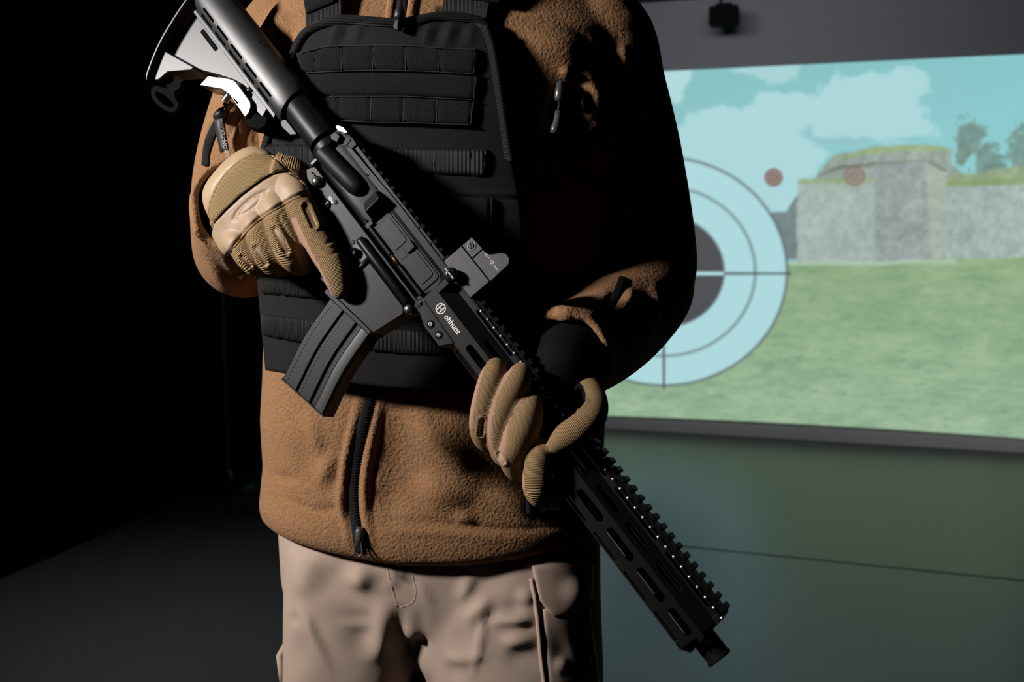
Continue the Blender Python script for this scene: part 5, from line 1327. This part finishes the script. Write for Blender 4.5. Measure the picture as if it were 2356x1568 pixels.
def flat_text(name, body, p0, p1, dep, size, mat, parent, bold=True):
    """print along the line from pixel p0 to p1 at the given depths"""
    a, b_ = W(*p0, dep[0]), W(*p1, dep[1]); x = (b_ - a); x /= np.linalg.norm(x)
    e = np.array([0, 0, CAMZ]) - a; z_ = e - x * (e @ x); z_ /= np.linalg.norm(z_); y = np.cross(z_, x)
    V, F = text_mesh(body, size, .0001, 'LEFT', bold)
    return cpart(name, a + np.outer(V[:, 0], x) + np.outer(V[:, 1], y) + np.outer(V[:, 2] + .0004, z_), F, mat, parent, False)
flat_text('tag_print', 'HELIKON-TEX.com', (525, 374), (509, 283), (ta - .003, ta - .0065), .0058, 'white_print', tg_)
# far sleeve: zip, cuff strap, dim label
ribbon('sleeve_zip', [(1434, 640), (1418, 680), (1396, 716)], .009, .0012, 'dead_black', JB, jacket, lift=.001)
dl = jd(1450, 485, .003)
flat_text('sleeve_print', 'HELIKON-TEX', (1443, 512), (1458, 462), (dl, dl), .0055, 'dim_print', jacket)
p, n = hit(JB, 1250, 1166); dh = float(PX(np.array(p))[2])
surf_patch('hem_tag', [(1210, 1150), (1212, 1182)], [(1292, 1146), (1288, 1180)], [(1210, 1150), (1292, 1146)], [(1212, 1182), (1288, 1180)], 'navy_patch', on(JB), jacket, .0015, 8, 6)
flat_text('tag_print', 'HELIKON', (1232, 1170), (1282, 1166), (dh - .003, dh - .003), .008, 'dim_print', jacket, False)
ptube_obj('glove_cuff', [(1340, 795, .955, .031), (1318, 812, .930, .033), (1302, 832, .905, .032), (1292, 855, .885, .028), (1288, 872, .876, .015)], 'palm_black_cuff_shade', glove_l, 28)  # tan cuff coloured black: the shadow over the wrist is in its colour
# ------------------------------------------------------------------ tracking camera above the screen, black stand by the left wall
bx, bz = wall_at(1666, 36, .22)
cc = wall_pt(bx, bz, .22)
tc = bpy.data.objects.new('tracking_camera', None); COL.objects.link(tc); tc.location = cc; tc.rotation_euler = (0, 0, -YAW)
tag(tc, 'small black box camera hanging from the ceiling above the projection screen', 'camera')
def tobj(name, V, F, mat, parent): return obj_from(name, V, F, mat, parent, False)
xx, yy, zz = np.eye(3)
V, F = box_verts((0, 0, -.004), xx * .082, yy * .06, zz * .052); add_bevel(tobj('body', V, F, 'dead_black', tc), .014, 3)
V, F = box_verts((0, .01, .052), xx * .045, yy * .035, zz * .014); add_bevel(tobj('mount_plate', V, F, 'dead_black', tc), .004)
V, F = tube([(0, -.058, -.006), (0, -.075, -.006), (0, -.076, -.006)], [.03, .028, .022], 24); sharp(tobj('lens', V, F, 'coated_glass', tc))
V, F = tube([(-.02, .01, .06), (-.02, .01, CEIL - cc[2])], [.009, .009], 12); tobj('rod', V, F, 'matt_black', tc)
fb = floor_at(520, 1122)
st = bpy.data.objects.new('floor_stand', None); COL.objects.link(st); st.location = fb
tag(st, 'black upright stand with round base on the floor beside the dark left wall', 'stand')
V, F = tube([(0, 0, 0), (0, 0, .012), (0, 0, .03), (0, 0, .035)], [.15, .15, .135, .03], 40); sharp(tobj('round_base', V, F, 'matt_black', st))
V, F = tube([(0, 0, .03), (0, 0, 1.9)], [.018, .018], 16); tobj('pole', V, F, 'matt_black', st)
V, F = tube([(0, 0, .035), (0, 0, .07), (0, 0, .09)], [.032, .032, .02], 20); sharp(tobj('collar', V, F, 'black_steel', st))
